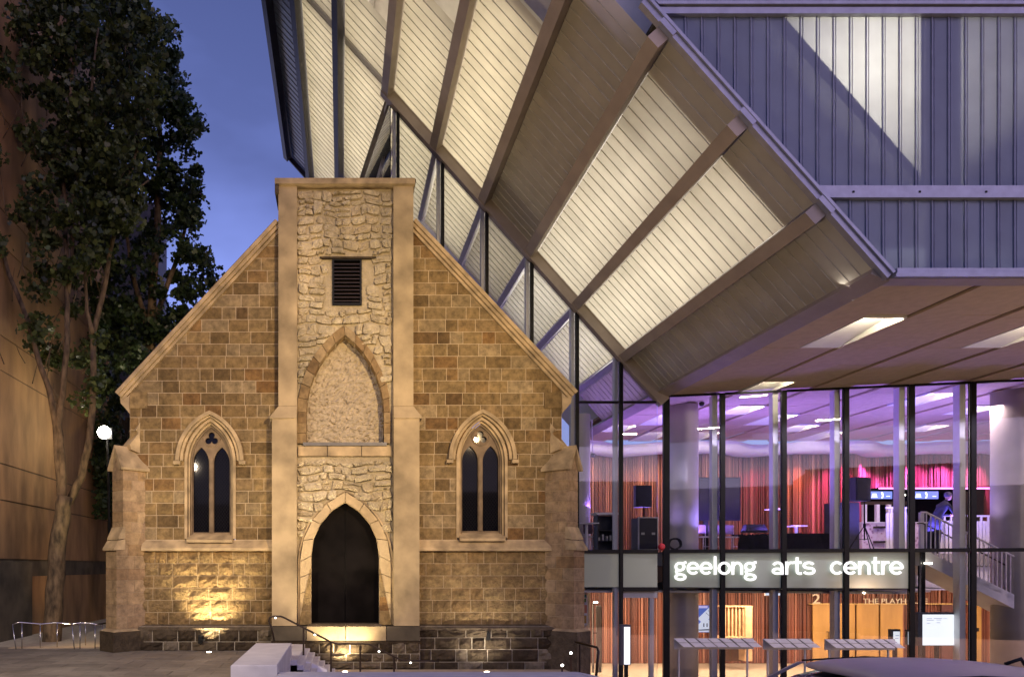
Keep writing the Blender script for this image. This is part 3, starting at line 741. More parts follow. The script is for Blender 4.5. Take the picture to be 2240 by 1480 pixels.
# roof of the light boxes (above the soffit)
ytop = 17.5
m = M(); vs = []
for yy in (YE+.9, 32.3):
    for x, o in ((BX[0], -1.26), (BX[-1]+.1, -1.26), (BX[-1]+.1, -1.32), (BX[0], -1.32)): vs.append(tuple(Vector((x, yy, ZS(x)))+NS*o))
o = m.add(vs, [(0, 1, 2, 3), (7, 6, 5, 4)]+[((k+1) % 4, k, 4+k, 4+(k+1) % 4) for k in range(4)]).build('canopy_deck', m_wpaint, arts); recalc(o)
vs = []
for yy in (YE+.86, YE+.9):
    for x, o in ((BX[0], -.02), (BX[-1]+.1, -.02), (BX[-1]+.1, -1.32), (BX[0], -1.32)): vs.append(tuple(Vector((x, yy, ZS(x)))+NS*o))
o = M().add(vs, [(0, 1, 2, 3), (7, 6, 5, 4)]+[((k+1) % 4, k, 4+k, 4+(k+1) % 4) for k in range(4)]).build('light_box_blocker', m_wpaint, arts); recalc(o)  # unseen partition added to keep the strip by the street edge dark
LW = (1, .87, .64)
for i in LIT:
    a, b = BX[i], BX[i+1]; y0, y1 = yrange(i); y0 = max(y0, YE+1.0)
    xm = (a+b)/2; ym = (y0+y1)/2
    c = Vector((xm, ym, ZS(xm)))-NS*(1.1)
    wx = (b-a)*math.hypot(1, 1.119)
    l = bpy.data.lights.new('soffit_light_box', 'AREA'); l.shape = 'RECTANGLE'; l.size = wx*.75; l.size_y = y1-y0-.3
    l.energy = {1: 21, 2: 23, 3: 21, 4: 22, 6: 20, 7: 23}[i]*l.size*l.size_y*SOF; l.color = LW if i < 6 else (1, .92, .78)
    o = bpy.data.objects.new('soffit_light_box', l); COL.objects.link(o); o.location = c
    zax = -NS; yax = Vector((0, 1, 0)); xax = yax.cross(zax)
    o.rotation_euler = Matrix((xax, yax, zax)).transposed().to_euler()
for i, pw in ((5, 13), (8, 7)):
    a, b = BX[i], BX[i+1]; xm = (a+b)/2; c = Vector((xm, 23.8, ZS(xm)))-NS*1.1; wd_ = (b-a)*1.5*.75
    l = bpy.data.lights.new('soffit_light_box', 'AREA'); l.shape = 'RECTANGLE'; l.size = wd_; l.size_y = 4; l.energy = pw*wd_*4*SOF; l.color = LW if i == 5 else (.75, .5, 1)
    o = bpy.data.objects.new('soffit_light_box', l); COL.objects.link(o); o.location = c
    zax = -NS; yax = Vector((0, 1, 0)); o.rotation_euler = Matrix((yax.cross(zax), yax, zax)).transposed().to_euler()
    vs = [tuple(Vector((x, yy, ZS(x)))+NS*o_) for yy in (21.45, 21.5) for x, o_ in ((a, -.02), (b, -.02), (b, -1.3), (a, -1.3))]
    q = M().add(vs, [(0, 1, 2, 3), (7, 6, 5, 4)]+[((k+1) % 4, k, 4+k, 4+(k+1) % 4) for k in range(4)]).build('light_box_blocker', m_wpaint, arts); recalc(q)  # unseen partition added to keep this light off the outer bay
# west edge and end of the canopy: dark fascias
def edge_bar(p0, p1, wa, wb, name, mat, a=None, b=None):
    p0, p1 = Vector(p0), Vector(p1); o = M().beam(p0, p1, a or TS, wa, b or NS, wb).build(name, mat, arts); recalc(o)
edge_bar(sp(BX[0]-.02, 18, .1), sp(BX[0]-.02, 32.35, .1), .05, .12, 'canopy_edge', m_pcbeam)
edge_bar(sp(BX[0]-.06, 32.35, .06), sp(1.0, 32.35, .06), .09, .05, 'canopy_edge', m_pcbeam, NS, Vector((0, 1, 0)))
# cross tube inside the soffit on the line of the glass wall (seen as a dark band)
o = M().beam(Vector(sp(-1.2, YG, -.28)), Vector(sp(1.35, YG, -.28)), Vector((0, 1, 0)), .2, NS, .15).build('cross_tube', m_beam, arts); recalc(o)
# ---------------- sloping head of the glass wall
o = M().beam(Vector(sp(1.36, YG-.05, .13)), Vector(sp(9.55, YG-.05, .13)), Vector((0, 1, 0)), .12, NS, .16).build('sloping_head_frame', m_beam, arts); recalc(o)
MUL = [1.66, 2.97, 4.27, 5.59, 6.92, 8.21]
ZT, ZF, ZB, ZG = 7.12, 2.72, 1.67, -1.75
def rk(x): return CZ+(V0-494)/80-(x-cx(905))*(868-494)/(1252-905)        # church rake height
mull = []
for x in MUL:
    zb = rk(x)-1.0 if x < 6.8 else ZG
    m = M(); m.box(x-.045, x+.045, YG-.07, YG+.07, zb, ZS(x)-.12); m.build('mullion', m_black, arts)
    m = M(); m.box(x-.15, x-.055, YG+.08, YG+.26, zb, ZS(x)-.2); m.build('steel_fin', m_wpaint, arts)
xs = [1.45]+MUL+[9.42]
for a, b in zip(xs[:-1], xs[1:]):
    a_, b_ = a+.055, b-.055
    if b > 7: 
        o = M().prism([(a_, ZT), (b_, ZT), (b_, ZS(b_)-.15), (a_, ZS(a_)-.15)], YG-.012, YG+.012).build('glass_pane', m_glass, arts); recalc(o)
    else:
        o = M().prism([(a_, rk(a_)-.9 if a > 2 else 11.5), (b_, rk(b_)-.9), (b_, ZS(b_)-.15), (a_, ZS(a_)-.15)], YG-.012, YG+.012).build('glass_pane', m_glass, arts); recalc(o)
# return of the glass wall beside the tower
A = Vector((1.42, YG, 0)); B = Vector((.66, 28.4, 0))
zA, zB = ZS(1.42)-.1, ZS(.66)-.1
o = M().add([(A.x, A.y, 10), (B.x, B.y, 10), (B.x, B.y, zB), (A.x, A.y, zA), (A.x+.03, A.y, 10), (B.x+.03, B.y, 10), (B.x+.03, B.y, zB), (A.x+.03, A.y, zA)], [(0, 1, 2, 3), (7, 6, 5, 4), (0, 3, 7, 4), (1, 5, 6, 2), (3, 2, 6, 7)]).build('glass_pane', m_glass, arts); recalc(o)
o = M().beam((A.x, A.y, zA), (B.x, B.y, zB), (1, 0, 0), .045, NS, .06).build('return_head_frame', m_beam, arts); recalc(o)
for k, (u0, v0, u1, v1) in enumerate(((822, 402, 862, 262), (838, 402, 866, 300), (848, 402, 868, 345))):
    o = M().beam(P(u0, v0, 23.5), P(u1, v1, 22.4), (0, 1, 0), .04, (1, 0, 0), .035).build('stay_rod', m_wpaint, arts)
# ---------------- kinked glass wall: straight bay beside the church, then turning towards the street
PC = Vector((9.42, YG, 0)); PD = Vector((24.0, 18.45, 0)); GD = (PD-PC).normalized(); GN = Vector((GD.y, -GD.x, 0))
def gpos(u):          # point of the turned wall seen at column u
    k = (u-U0)/F; t = (k*PC.y-PC.x)/(GD.x-k*GD.y); return PC+GD*t
cols = [1457, 1580, 1714, 1850, 1993, 2127, 2290]
gx = [gpos(u) for u in cols]
def post(p, w, d, z0, z1, name, mat, off=0, sh=0):
    c = p+GN*off+GD*sh; q = [c-GD*w-GN*d, c+GD*w-GN*d, c+GD*w+GN*d, c-GD*w+GN*d]
    o = M().pz([(a.x, a.y) for a in q], z0, z1).build(name, mat, arts); recalc(o); return o
ZC = 7.29
for k, p in enumerate(gx):
    post(p, .085 if k == 0 else .06, .08, ZG, ZC-.02, 'mullion', m_black)
    if k: post(p, .07, .15, ZF-.9 if k == 4 else ZG, ZC-.03, 'steel_fin', m_wpaint, off=-.26, sh=-.17)
def strip(p0, p1, z0, z1, th, name, mat, off=0):
    q = [p0-GN*th+GN*off, p1-GN*th+GN*off, p1+GN*th+GN*off, p0+GN*th+GN*off]
    o = M().pz([(a.x, a.y) for a in q], z0, z1).build(name, mat, arts); recalc(o); return o
for k in range(len(gx)-1):
    a, b = gx[k]+GD*.07, gx[k+1]-GD*.07
    strip(a, b, ZF+.05, ZC-.05, .01, 'glass_pane', m_glass)
    strip(a, b, ZF-.05, ZF+.05, .075, 'transom', m_black)
    strip(a, b, ZC-.05, ZC+.0, .05, 'head_channel', m_black)
    if k < 4:
        strip(a, b, ZB, ZF-.05, .01, 'spandrel_panel', m_span)
        strip(a, b, ZB-.06 if k in (1, 2) else ZB-.03, ZB, .07 if k in (1, 2) else .03, 'transom', m_black)
        strip(a, b, ZG, ZB-.06, .01, 'glass_pane', m_glass)
    else: strip(a, b, ZG, ZF-.05, .01, 'glass_pane', m_glass)
# straight bays between the church and the corner
for a, b in ((6.92, 8.21), (8.21, 9.34)):
    a_, b_ = a+.06, b-.06
    M().box(a_, b_, YG-.01, YG+.01, ZF+.05, ZT-.05).build('glass_pane', m_glass, arts)
    M().box(a_, b_, YG-.07, YG+.07, ZT-.05, ZT+.0).build('transom', m_black, arts)
    M().box(a_, b_, YG-.07, YG+.07, ZF-.06, ZF+.05).build('transom', m_black, arts)
    M().box(a_, b_, YG-.01, YG+.01, ZB, ZF-.06).build('spandrel_panel', m_span, arts)
    if a > 8: M().box(a_, b_, YG-.07, YG+.07, ZB-.12, ZB).build('transom', m_black, arts)
    M().box(a_, b_, YG-.01, YG+.01, ZG, ZB-.12 if a > 8 else ZB).build('glass_pane', m_glass, arts)
M().box(8.30, 9.33, YG+.09, YG+.2, ZB-.32, ZB-.12).build('door_head', m_wpaint, arts)
M().box(9.10, 9.22, YG+.09, YG+.2, ZG, ZB-.33).build('door_jamb', m_wpaint, arts)
# floor edge slab behind the spandrel, foyer floors
M().pz([(6.3, YG+.3), (9.4, YG+.3), (16.2, 20.5), (16.2, 22.0), (17.9, 22.0), (17.9, 23.8), (24, 23.8), (30, 22), (30, 34), (6.3, 34)], 2.3, 2.7).build('upper_floor_slab', m_gconc, arts)
M().pz([(6.0, YG+.1), (9.4, YG+.1), (24, 18.6), (34, 16.6), (34, 36), (6, 36)], -1.95, -1.76).build('ground_floor_slab', m_floor, arts)
M().pz([(6.3, YG+.35), (9.4, YG+.35), (16.1, 20.6), (16.1, 22.1), (17.8, 22.1), (17.8, 23.9), (24, 23.9), (30, 22.1), (30, 33.9), (6.3, 33.9)], 1.5, 1.56).build('lower_ceiling', m_wpaint, arts)
# ---------------- flat soffit running in as the foyer ceiling: boards with recessed light troughs
CX0, CW = 9.62, .93
YR = [12.98, 14.8, 16.85, 18.45, 19.9, 21.2, 22.9, 24.2, 26, 27.3, 29.3]
TR = {(1, 1): 26, (5, 1): 34, (2, 4): 12, (3, 6): 9, (5, 7): 8, (1, 7): 9, (8, 5): 9, (7, 8): 8, (11, 6): 9, (12, 8): 7, (2, 9): 6, (9, 3): 0, (4, 9): 6, (15, 7): 7, (0, 8): 6, (9, 9): 5, (10, 5): 0}
m_tube = emit('led_tube', (1, .93, .78), 9)
ceiling = M().pz([(9.45, 12.9), (32, 12.9), (32, 29.6), (9.45, 29.6)], ZC+.42, ZC+.5).build('ceiling_deck', m_conc, arts)
for k in range(24):
    xa = CX0+k*CW; xb = xa+CW-.03
    for r in range(len(YR)-1):
        ya, yb = YR[r], YR[r+1]-.014
        pw = TR.get((k, r), 0)
        if xa > 9.6+ (yb+3) : continue
        tilt = random.uniform(-.004, .004)+.05*(k % 2)
        if not pw:
            M().box(xa, xb, ya, yb, ZC+tilt, ZC+.05+tilt).build('ceiling_board', m_ceil, ceiling)
        else:
            t = M(); d = .26   # wedge-shaped recess, deep at the street end
            t.add([(xa, ya, ZC), (xa, yb, ZC), (xa, yb, ZC+.05), (xa, ya, ZC+d+.05), (xa+.015, ya, ZC), (xa+.015, yb, ZC), (xa+.015, yb, ZC+.05), (xa+.015, ya, ZC+d+.05)], [(0, 3, 2, 1), (4, 5, 6, 7), (0, 1, 5, 4), (1, 2, 6, 5), (2, 3, 7, 6), (3, 0, 4, 7)])
            t.add([(xb-.015, ya, ZC), (xb-.015, yb, ZC), (xb-.015, yb, ZC+.05), (xb-.015, ya, ZC+d+.05), (xb, ya, ZC), (xb, yb, ZC), (xb, yb, ZC+.05), (xb, ya, ZC+d+.05)], [(0, 3, 2, 1), (4, 5, 6, 7), (0, 1, 5, 4), (1, 2, 6, 5), (2, 3, 7, 6), (3, 0, 4, 7)])
            t.add([(xa+.015, ya+.01, ZC+d), (xb-.015, ya+.01, ZC+d), (xb-.015, yb, ZC+.005), (xa+.015, yb, ZC+.005), (xa+.015, ya+.01, ZC+d+.04), (xb-.015, ya+.01, ZC+d+.04), (xb-.015, yb, ZC+.045), (xa+.015, yb, ZC+.045)], [(0, 3, 2, 1), (4, 5, 6, 7)])
            t.box(xa+.015, xb-.015, ya, ya+.01, ZC, ZC+d+.04)
            t.build('light_trough', m_wpaint, ceiling)
            M().box(xa+.3, xb-.3, ya+.02, ya+.05, ZC+.06, ZC+.09).build('led_bar', m_tube, ceiling)
            area('trough_light', ((xa+xb)/2, ya+.06, ZC+.08), (0, 1, .16), .7, .04, pw*TRF*(1 if r < 5 else 2.5), (1, .84, .56))
# folded edge of the flat soffit and the strip light groove
def fold(u0, v0, u1, v1): pass
m_groove = emit('groove_led', (1, .85, .65), 1.2)
o = M().beam(Vector((9.40, YE, ZS(9.42)+.03)), Vector((9.40, 29.3, ZS(9.42)+.03)), (1, 0, -.45), .17, (.45, 0, 1), .05).build('lower_edge_beam', m_beam, arts); recalc(o)
for k in range(26):
    ya = 13.2+k*.33; ln = random.choice([.1, .2, .27, .3])
    if random.random() < .2: continue
    M().box(9.585, 9.60, ya, ya+ln, ZC-.03, ZC-.012).build('groove_light', m_groove, arts)
M().box(9.56, 9.66, YE+.1, 21.3, ZC-.01, ZC+.06).build('soffit_edge_trim', m_beam, arts)
# ---------------- street face of the canopy: ribbed wall
YW = YE
def zE(x): return ZS(x)+.0
WX = [ (u-U0)/125.5 for u in range(1439, 2330, 36)]
def wx(u): return (u-U0)*YW/F
def wz(v): return CZ+(V0-v)*YW/F
def wallrow(z0, z1, name):
    x = wx(1427); w = 36*YW/F
    while x < wx(2330):
        a, b = x, x+w-.004
        lo = lambda q: max(z0, zE(q)+.24)
        za, zb = lo(a), lo(b)
        if min(za, zb) < z1-.02:
            if za > z1: a = a+(za-z1)/1.119; za = z1-.001
            m = M(); rb = .03
            pts = [(a, za), (b, zb), (b, z1), (a, z1)]
            if za > z0 and zb < z0+1e-6 and abs(za-zb) > .02:      # the fold line ends inside the sheet
                xk = a+(za-z0)/1.119; pts = [(a, za), (xk, z0), (b, z0), (b, z1), (a, z1)]
            m.cur = 0; n = len(pts)
            m.add([(p, YW, q) for p, q in pts], [tuple(range(n))])
            m.cur = 1; m.box(b-.016, b, YW-.022, YW+.004, lo(b)+.0, z1)
            m.box(a+.035, a+.045, YW-.008, YW+.004, za+.03, z1)
            o = m.build(name, [m_wpanel, m_wrib], arts)
        x += w
Z1, Z2 = wz(438), wz(412); ZT1, ZT2 = wz(38), wz(15)
wallrow(wz(590), Z1, 'wall_sheet'); wallrow(Z2, ZT1, 'wall_sheet'); wallrow(ZT2, 17.6, 'wall_sheet'); M().box(2, 30, YW+.03, YW+2.5, 17.4, 17.5).build('sky_light_blocker', m_dconc, arts)  # top cover is unseen, added to stop sky light entering from behind
def hband(v0, v1, d, name, mat, off=.24, y=None):
    z0, z1 = wz(v1), wz(v0); xa, xb = (17.85+off-z0)/1.119, (17.85+off-z1)/1.119
    o = M().prism([(xa, z0), (wx(2330), z0), (wx(2330), z1), (xb, z1)], YW-d, YW+.02).build(name, mat, arts); recalc(o); return o
g = hband(412, 438, .1, 'girt_beam', m_trimblue)
for k in range(4): M().box(wx(1856+k*144), wx(1860+k*144), YW-.11, YW-.1, wz(428), wz(424)).build('bolt_head', m_black, g)
hband(24, 38, .09, 'girt_beam', m_trimblue); hband(14, 21, .13, 'girt_beam', m_trimblue)
# fold trims along the raking and bottom edges
def trim_line(o0, o1, d0, name, mat):
    a = Vector((5.2, 0, ZS(5.2))); n = Vector((1.119, 0, 1)).normalized(); b = Vector((9.46, 0, ZS(9.46)))
    q = [a+n*o0, b+n*o0, b+n*o1, a+n*o1]
    o = M().prism([(p.x, p.z) for p in q], YW-d0, YW+.03).build(name, mat, arts); recalc(o)
trim_line(-.02, .075, .10, 'raking_fascia', m_trimblue); trim_line(.08, .13, .14, 'raking_fascia', m_trimblue); trim_line(.135, .165, .10, 'raking_fascia', m_trimblue)
for i in (6, 7, 8): 
    v = Vector(sp(BX[i], YW-.11, -.03)); M().beam(v-TS*.17-NS*.02, v+TS*.17-NS*.02, NS, .07, (0, 1, 0), .02).build('fascia_bracket', m_trimblue, arts)
M().box(9.6, wx(2330), YW-.12, YW+.02, wz(604), wz(592)).build('bottom_fascia', m_trimblue, arts)
M().box(9.55, wx(2330), YW-.16, YW+.02, wz(612), wz(605)).build('bottom_fascia', m_trimblue, arts)
M().box(9.50, wx(2330), YW-.08, YW+.25, ZC-.04, wz(613)).build('soffit_lip', m_beam, arts)
# inside the canopy wall: raking deck and posts that shape the glow
o = M().add([(wx(1690), YW+.03, ZS(7.0)+0), ], []) if False else None
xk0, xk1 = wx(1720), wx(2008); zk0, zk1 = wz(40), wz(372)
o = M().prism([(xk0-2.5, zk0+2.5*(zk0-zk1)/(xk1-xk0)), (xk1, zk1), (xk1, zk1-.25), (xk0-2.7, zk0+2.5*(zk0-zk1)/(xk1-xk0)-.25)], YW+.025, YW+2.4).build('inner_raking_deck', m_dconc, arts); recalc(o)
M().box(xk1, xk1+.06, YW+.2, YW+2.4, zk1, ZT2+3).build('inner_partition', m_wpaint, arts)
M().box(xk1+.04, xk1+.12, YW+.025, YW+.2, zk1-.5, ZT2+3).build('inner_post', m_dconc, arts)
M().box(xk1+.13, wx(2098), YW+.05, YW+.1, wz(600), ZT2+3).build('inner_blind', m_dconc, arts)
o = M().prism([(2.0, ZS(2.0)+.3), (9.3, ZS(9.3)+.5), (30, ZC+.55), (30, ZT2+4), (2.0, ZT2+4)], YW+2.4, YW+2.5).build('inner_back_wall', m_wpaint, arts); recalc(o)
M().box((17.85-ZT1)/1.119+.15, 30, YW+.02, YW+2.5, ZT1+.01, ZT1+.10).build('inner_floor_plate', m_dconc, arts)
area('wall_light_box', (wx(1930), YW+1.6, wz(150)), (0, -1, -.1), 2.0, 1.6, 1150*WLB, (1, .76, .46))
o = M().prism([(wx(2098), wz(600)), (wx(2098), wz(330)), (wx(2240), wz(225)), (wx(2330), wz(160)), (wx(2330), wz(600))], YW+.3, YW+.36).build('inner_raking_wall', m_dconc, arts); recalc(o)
area('wall_light_box', (wx(2220), YW+2.0, wz(120)), (-.1, -1, -.1), .8, .8, 26*WLB, (1, .78, .5))
for q in range(7): spot('added_facade_wash', (9.8+q*1.75, 19.3-q*.35, ZC-.03), (9.9+q*1.75, 21.4-q*.38, 2.2), 95*DWN, (1, .80, .72), 100, 1, .02)  # added wash that brightens the spandrels and fins
area('wall_light_box', (wx(2050), YW+.5, wz(590)), (-.1, -.6, 1), 2.5, .3, 26*WLB, (.95, .85, .75))
M().box(wx(1975), 30, YW+.9, YW+2.4, ZC+.52, ZC+.6).build('inner_floor_plate', m_dconc, arts)
# ================================================================== FOYER INTERIOR
YB = 30.6
m_pink = emit('pink_led_edge', (1, .35, .8), 2.2)
def wavy(x): return YB+.45*math.sin(x*1.15+.6)+.2*math.sin(x*2.3)
def battens(z0, z1, x0, x1, name, label, amp=1, gap=None, yoff=0):
    th = thing(name, ((x0+x1)/2, YB, z0), label, 'wall')
    m = M(); x = x0; bk = M(); n = int((x1-x0)/.5); f = lambda q: (wavy(q) if amp else YB)+yoff
    for i in range(n):
        a, b = x0+(x1-x0)*i/n, x0+(x1-x0)*(i+1)/n
        for g0, g1, za, zb in (gap or [(-99, -98, 0, 0)])[:1]:
            pass
        segs = [(z0, z1)]
        if gap:
            for g0, g1, za, zb in gap:
                if a < g1 and b > g0: segs = [(z0, za), (zb, z1)]
        for s0, s1 in segs:
            if s1-s0 > .05: bk.add([(a, f(a)+.03, s0), (b, f(b)+.03, s0), (b, f(b)+.03, s1), (a, f(a)+.03, s1)], [(0, 1, 2, 3)])
    bk.build('backing_sheet', m_timber, th)
    while x < x1:
        w = random.choice([.03, .04, .05, .065]); d = random.choice([.03, .05, .08]); y = f(x)
        segs = [(z0, z1)]
        if gap:
            for g0, g1, za, zb in gap:
                if x < g1 and x+w > g0: segs = [(z0, za), (zb, z1)]
        for s0, s1 in segs:
            if s1-s0 > .05: m.box(x, x+w, y-d, y+.02, s0, s1)
        x += w+random.choice([.012, .02, .03])
    m.build('timber_batten', m_timber, th, kind='stuff'); return th
barx0, barx1 = X(1893, YB), X(2140, YB); barz0, barz1 = 2.75, Z(1072, YB)
battens(2.72, 6.93, X(1270, YB), 33, 'batten_wall', 'wavy red timber batten wall across the upper foyer', gap=[(barx0, barx1, barz0, barz1)])
battens(-1.75, 1.5, X(1255, YB), 31, 'batten_wall', 'red timber batten wall of the ground floor foyer behind the doors', amp=0)
# bulkhead over the wavy wall
m = M(); n = 50; xs = [X(1255, 29)+(33-X(1255, 29))*i/n for i in range(n+1)]
vs = []
for q in xs: y = wavy(q)-1.15; vs += [(q, y, 6.93), (q, y, ZC), (q, wavy(q)+.1, 6.93)]
fs = []
for i in range(n): a = 3*i; fs += [(a, a+3, a+4, a+1), (a+2, a+5, a+3, a)]
m.add(vs, fs); o = m.build('bulkhead', m_wpaint, arts, smooth=True)
M().box(5, 34, 35.9, 36.1, -1.9, 8).build('rear_wall', m_conc, arts)
M().box(33.8, 34, 14, 36, -1.9, 8).build('side_wall', m_wpaint, arts)
# round columns
def column(u, y, r, z0, z1, label, mat):
    x = X(u, y); m = M(); m.sm = True; m.lathe((x, y, z0), [(r, 0), (r, z1-z0)], 40)
    m.sm = False; o = m.build('round_column', mat, None, label=label, cat='column', group='round columns inside the foyer'); 
    for p in o.data.polygons: p.use_smooth = abs(p.normal.z) < .5
    return o
m_col = plain('painted_column', (.66, .62, .6), .6, var=.04, nscale=2, bump=.05)
column(1494, 22.9, .44, -1.75, ZC-.002, 'round column just right of the glass corner, blue lit above and grey below', m_col)
column(1273, 24.2, .26, -1.75, ZC-.002, 'slim white round column beside the church buttress', m_col)
column(2213, 21.0, .47, -1.75, ZC-.002, 'thick round column at the right edge of the foyer', m_gconc)
# foyer lighting: coloured up-lights and plain working light, added fin wash
area('foyer_blue_wash', (12, 23.6, 3.4), (.05, .12, 1), 5, .5, 300*INT, (.30, .17, 1))
area('foyer_blue_wash', (19, 22.6, 3.4), (.0, .15, 1), 5, .5, 300*INT, (.24, .17, 1))
area('foyer_blue_wash', (8, 24.5, 4.2), (.2, .1, 1), 1.5, .5, 45*INT, (.35, .15, 1))
for x, c, p in ((X(1655, YB), (1, .10, .35), 45), (X(1730, YB), (1, .3, .12), 24), (X(1815, YB), (1, .12, .6), 70), (X(1905, YB), (.9, .14, 1), 110), (X(1975, YB), (.8, .14, 1), 120), (X(2045, YB), (.7, .15, 1), 120), (X(2110, YB), (.9, .2, .9), 50), (X(1560, YB), (1, .5, .2), 22), (X(1420, YB), (1, .55, .25), 34), (X(1380, YB), (1, .5, .2), 30), (X(1310, YB), (1, .5, .2), 22)):
    l = area('wall_washer', (x, wavy(x)-.85, 6.9), (0, .36, -1), .5, .1, p*INT*(.22 if x < 18.5 else .9), c, 80)
area('foyer_work_light', (13, 26, 7.1), (0, .2, -1), 6, 1, 38*INT, (1, .70, .72))
area('foyer_work_light', (20, 26, 7.1), (0, .2, -1), 6, 1, 34*INT, (1, .6, .85))
area('foyer_work_light', (9.5, 27, 7.1), (0, .1, -1), 2, 1, 24*INT, (1, .74, .55))
for x in (9, 12.5, 16, 20, 25): area('ground_floor_light', (x, 27.5, 1.45), (0, .25, -1), 2.6, .6, 200*INT, (1, .70, .46))
area('stair_light', (20, 21.2, 6.9), (0, .1, -1), 3, .8, 170*INT, (1, .72, .78))
spot('column_blue_light', (11.3, 22.1, 3.0), (10.75, 22.6, 5.6), 130*INT, (.30, .22, 1), 80, 1, .05)
spot('column_blue_light', (9.9, 22.2, 3.0), (10.4, 22.6, 5.6), 60*INT, (.5, .35, 1), 80, 1, .05)
spot('column_lilac_light', (18.0, 20.9, 3.2), (19, 21, 5.4), 60*INT, (.7, .5, 1), 80, 1, .05)
for q in range(1, 6): spot('added_fin_wash', tuple(gx[q]+GN*1.5+Vector((.35, 0, 7.15))), tuple(gx[q]+Vector((-.17, .2, 4.4))), 330*INT, (.78, .68, 1), 64, 1, .02)  # added outside the glass to brighten the fin fronts
# ---------------- furniture on the upper floor
ZU = 2.72
m_spk = plain('black_speaker_cabinet', (.012, .012, .016), .6, bump=.1)
m_grille = plain('speaker_grille', (.02, .02, .03), .7, bump=.4, bscale=200)
m_chr = plain('white_chair_frame', (.75, .70, .68), .5, bump=0)
m_dseat = plain('dark_seat_pad', (.10, .07, .08), .7, bump=.1)
def speaker(u0, u1, v0, v1, y, dep, label, grp=None, rz=0):
    x0, x1, z0, z1 = X(u0, y), X(u1, y), Z(v1, y), Z(v0, y)
    t = thing('loudspeaker', ((x0+x1)/2, y+dep/2, z0), label, 'loudspeaker', grp)
    c = ((x0+x1)/2, y+dep/2, 0)
    ch = (x1-x0)*.12
    m = M().pz([(x0, y), (x1, y), (x1, y+dep*.5), (x1-ch, y+dep), (x0+ch, y+dep), (x0, y+dep*.5)], z0, z1).rot(rz, c); m.build('cabinet', m_spk, t)
    m = M().box(x0+.02, x1-.02, y-.02, y-.004, z0+.03, z1-.03).rot(rz, c); m.build('grille', m_grille, t)
    m = M().box(x0+.04, x0+.1, y+dep*.3, y+dep*.6, z1, z1+.015).rot(rz, c); m.build('handle', m_black, t); return t
def tripod(x, y, z0, z1, label, spread=.5):
    t = thing('speaker_stand', (x, y, z0), label, 'speaker stand')
    M().tube([(x, y, z0+.35), (x, y, z1)], .02).build('pole', m_black, t)
    M().tube([(x, y, z0+.75), (x, y, z0+.85)], .04).build('collar', m_black, t)
    for k in range(3):
        a = 2*math.pi*k/3+.5; M().tube([(x, y, z0+.8), (x+spread*math.cos(a), y+spread*.6*math.sin(a), z0+.01)], .014, 6).build('leg', m_black, t)
        M().tube([(x, y, z0+.38), (x+spread*.5*math.cos(a), y+spread*.3*math.sin(a), z0+.40)], .009, 5).build('brace', m_black, t)
ys = 23.2
speaker(1391, 1426, 1061, 1108, ys, .35, 'black loudspeaker above the flight case left of the glass corner', 'loudspeakers in the upper foyer')
def fcase(u0, u1, v0, y, dep, label, mat, trim, z0=ZU):
    x0, x1, z1 = X(u0, y), X(u1, y), Z(v0, y)
    t = thing('equipment_case', ((x0+x1)/2, y+dep/2, z0), label, 'flight case')
    M().box(x0+.02, x1-.02, y+.01, y+dep, z0+.07, z1-.02).build('case_body', mat, t)
    for a, b, c, d in ((x0, x0+.035, z0+.06, z1), (x1-.035, x1, z0+.06, z1), (x0+.035, x1-.035, z1-.035, z1), (x0+.035, x1-.035, z0+.06, z0+.095)): M().box(a, b, y-.012, y+.03, c, d).build('edge_trim', trim, t)
    for a in (x0+.1, x1-.1): M().tube([(a-.02, y+.1, z0+.035), (a+.02, y+.1, z0+.035)], .035, 10).build('castor', m_black, t)
    for a in (x0+.15, x1-.15): M().box(a-.05, a+.05, y-.004, y+.009, z0+.55, z0+.62).build('latch', trim, t)
    return t
fcase(1396, 1440, 1130, 22.9, .6, 'tall black flight case with grey edges holding the loudspeaker pole', m_spk, m_alu)
M().tube([(X(1408, 23.3), 23.3, Z(1129, 23.1)), (X(1408, 23.3), 23.3, Z(1107.5, 23.3))], .02).build('speaker_pole', m_black, None, label='short black pole between the flight case and its loudspeaker', cat='pole')
t = thing('lectern_cabinet', (X(1325, 23), 23.2, ZU), 'black shelving cabinet with white slanted top by the church side', 'cabinet')
x0, x1 = X(1307, 23), X(1348, 23); zt = Z(1126, 23)
M().box(x0, x1, 23.35, 23.4, ZU, zt).build('back_panel', m_spk, t)
for a in (x0, x1-.03): M().box(a, a+.03, 23, 23.345, ZU, zt).build('side_panel', m_spk, t)
for z in (ZU+.03, ZU+.35, ZU+.68): M().box(x0+.032, x1-.032, 23.01, 23.34, z, z+.025).build('shelf', m_spk, t)
o = M().prism([(x0-.1, zt+.08), (x1+.05, zt+.08), (x1+.05, zt+.01), (x0-.02, zt+.01)], 22.93, 23.42).build('top', m_wpaint, t)
for k in range(4): M().box(x0+.06+k*.12, x0+.11+k*.12, 23.08, 23.2, ZU+.376, ZU+.376+random.uniform(.1, .2)).build('folder', m_alu, t)
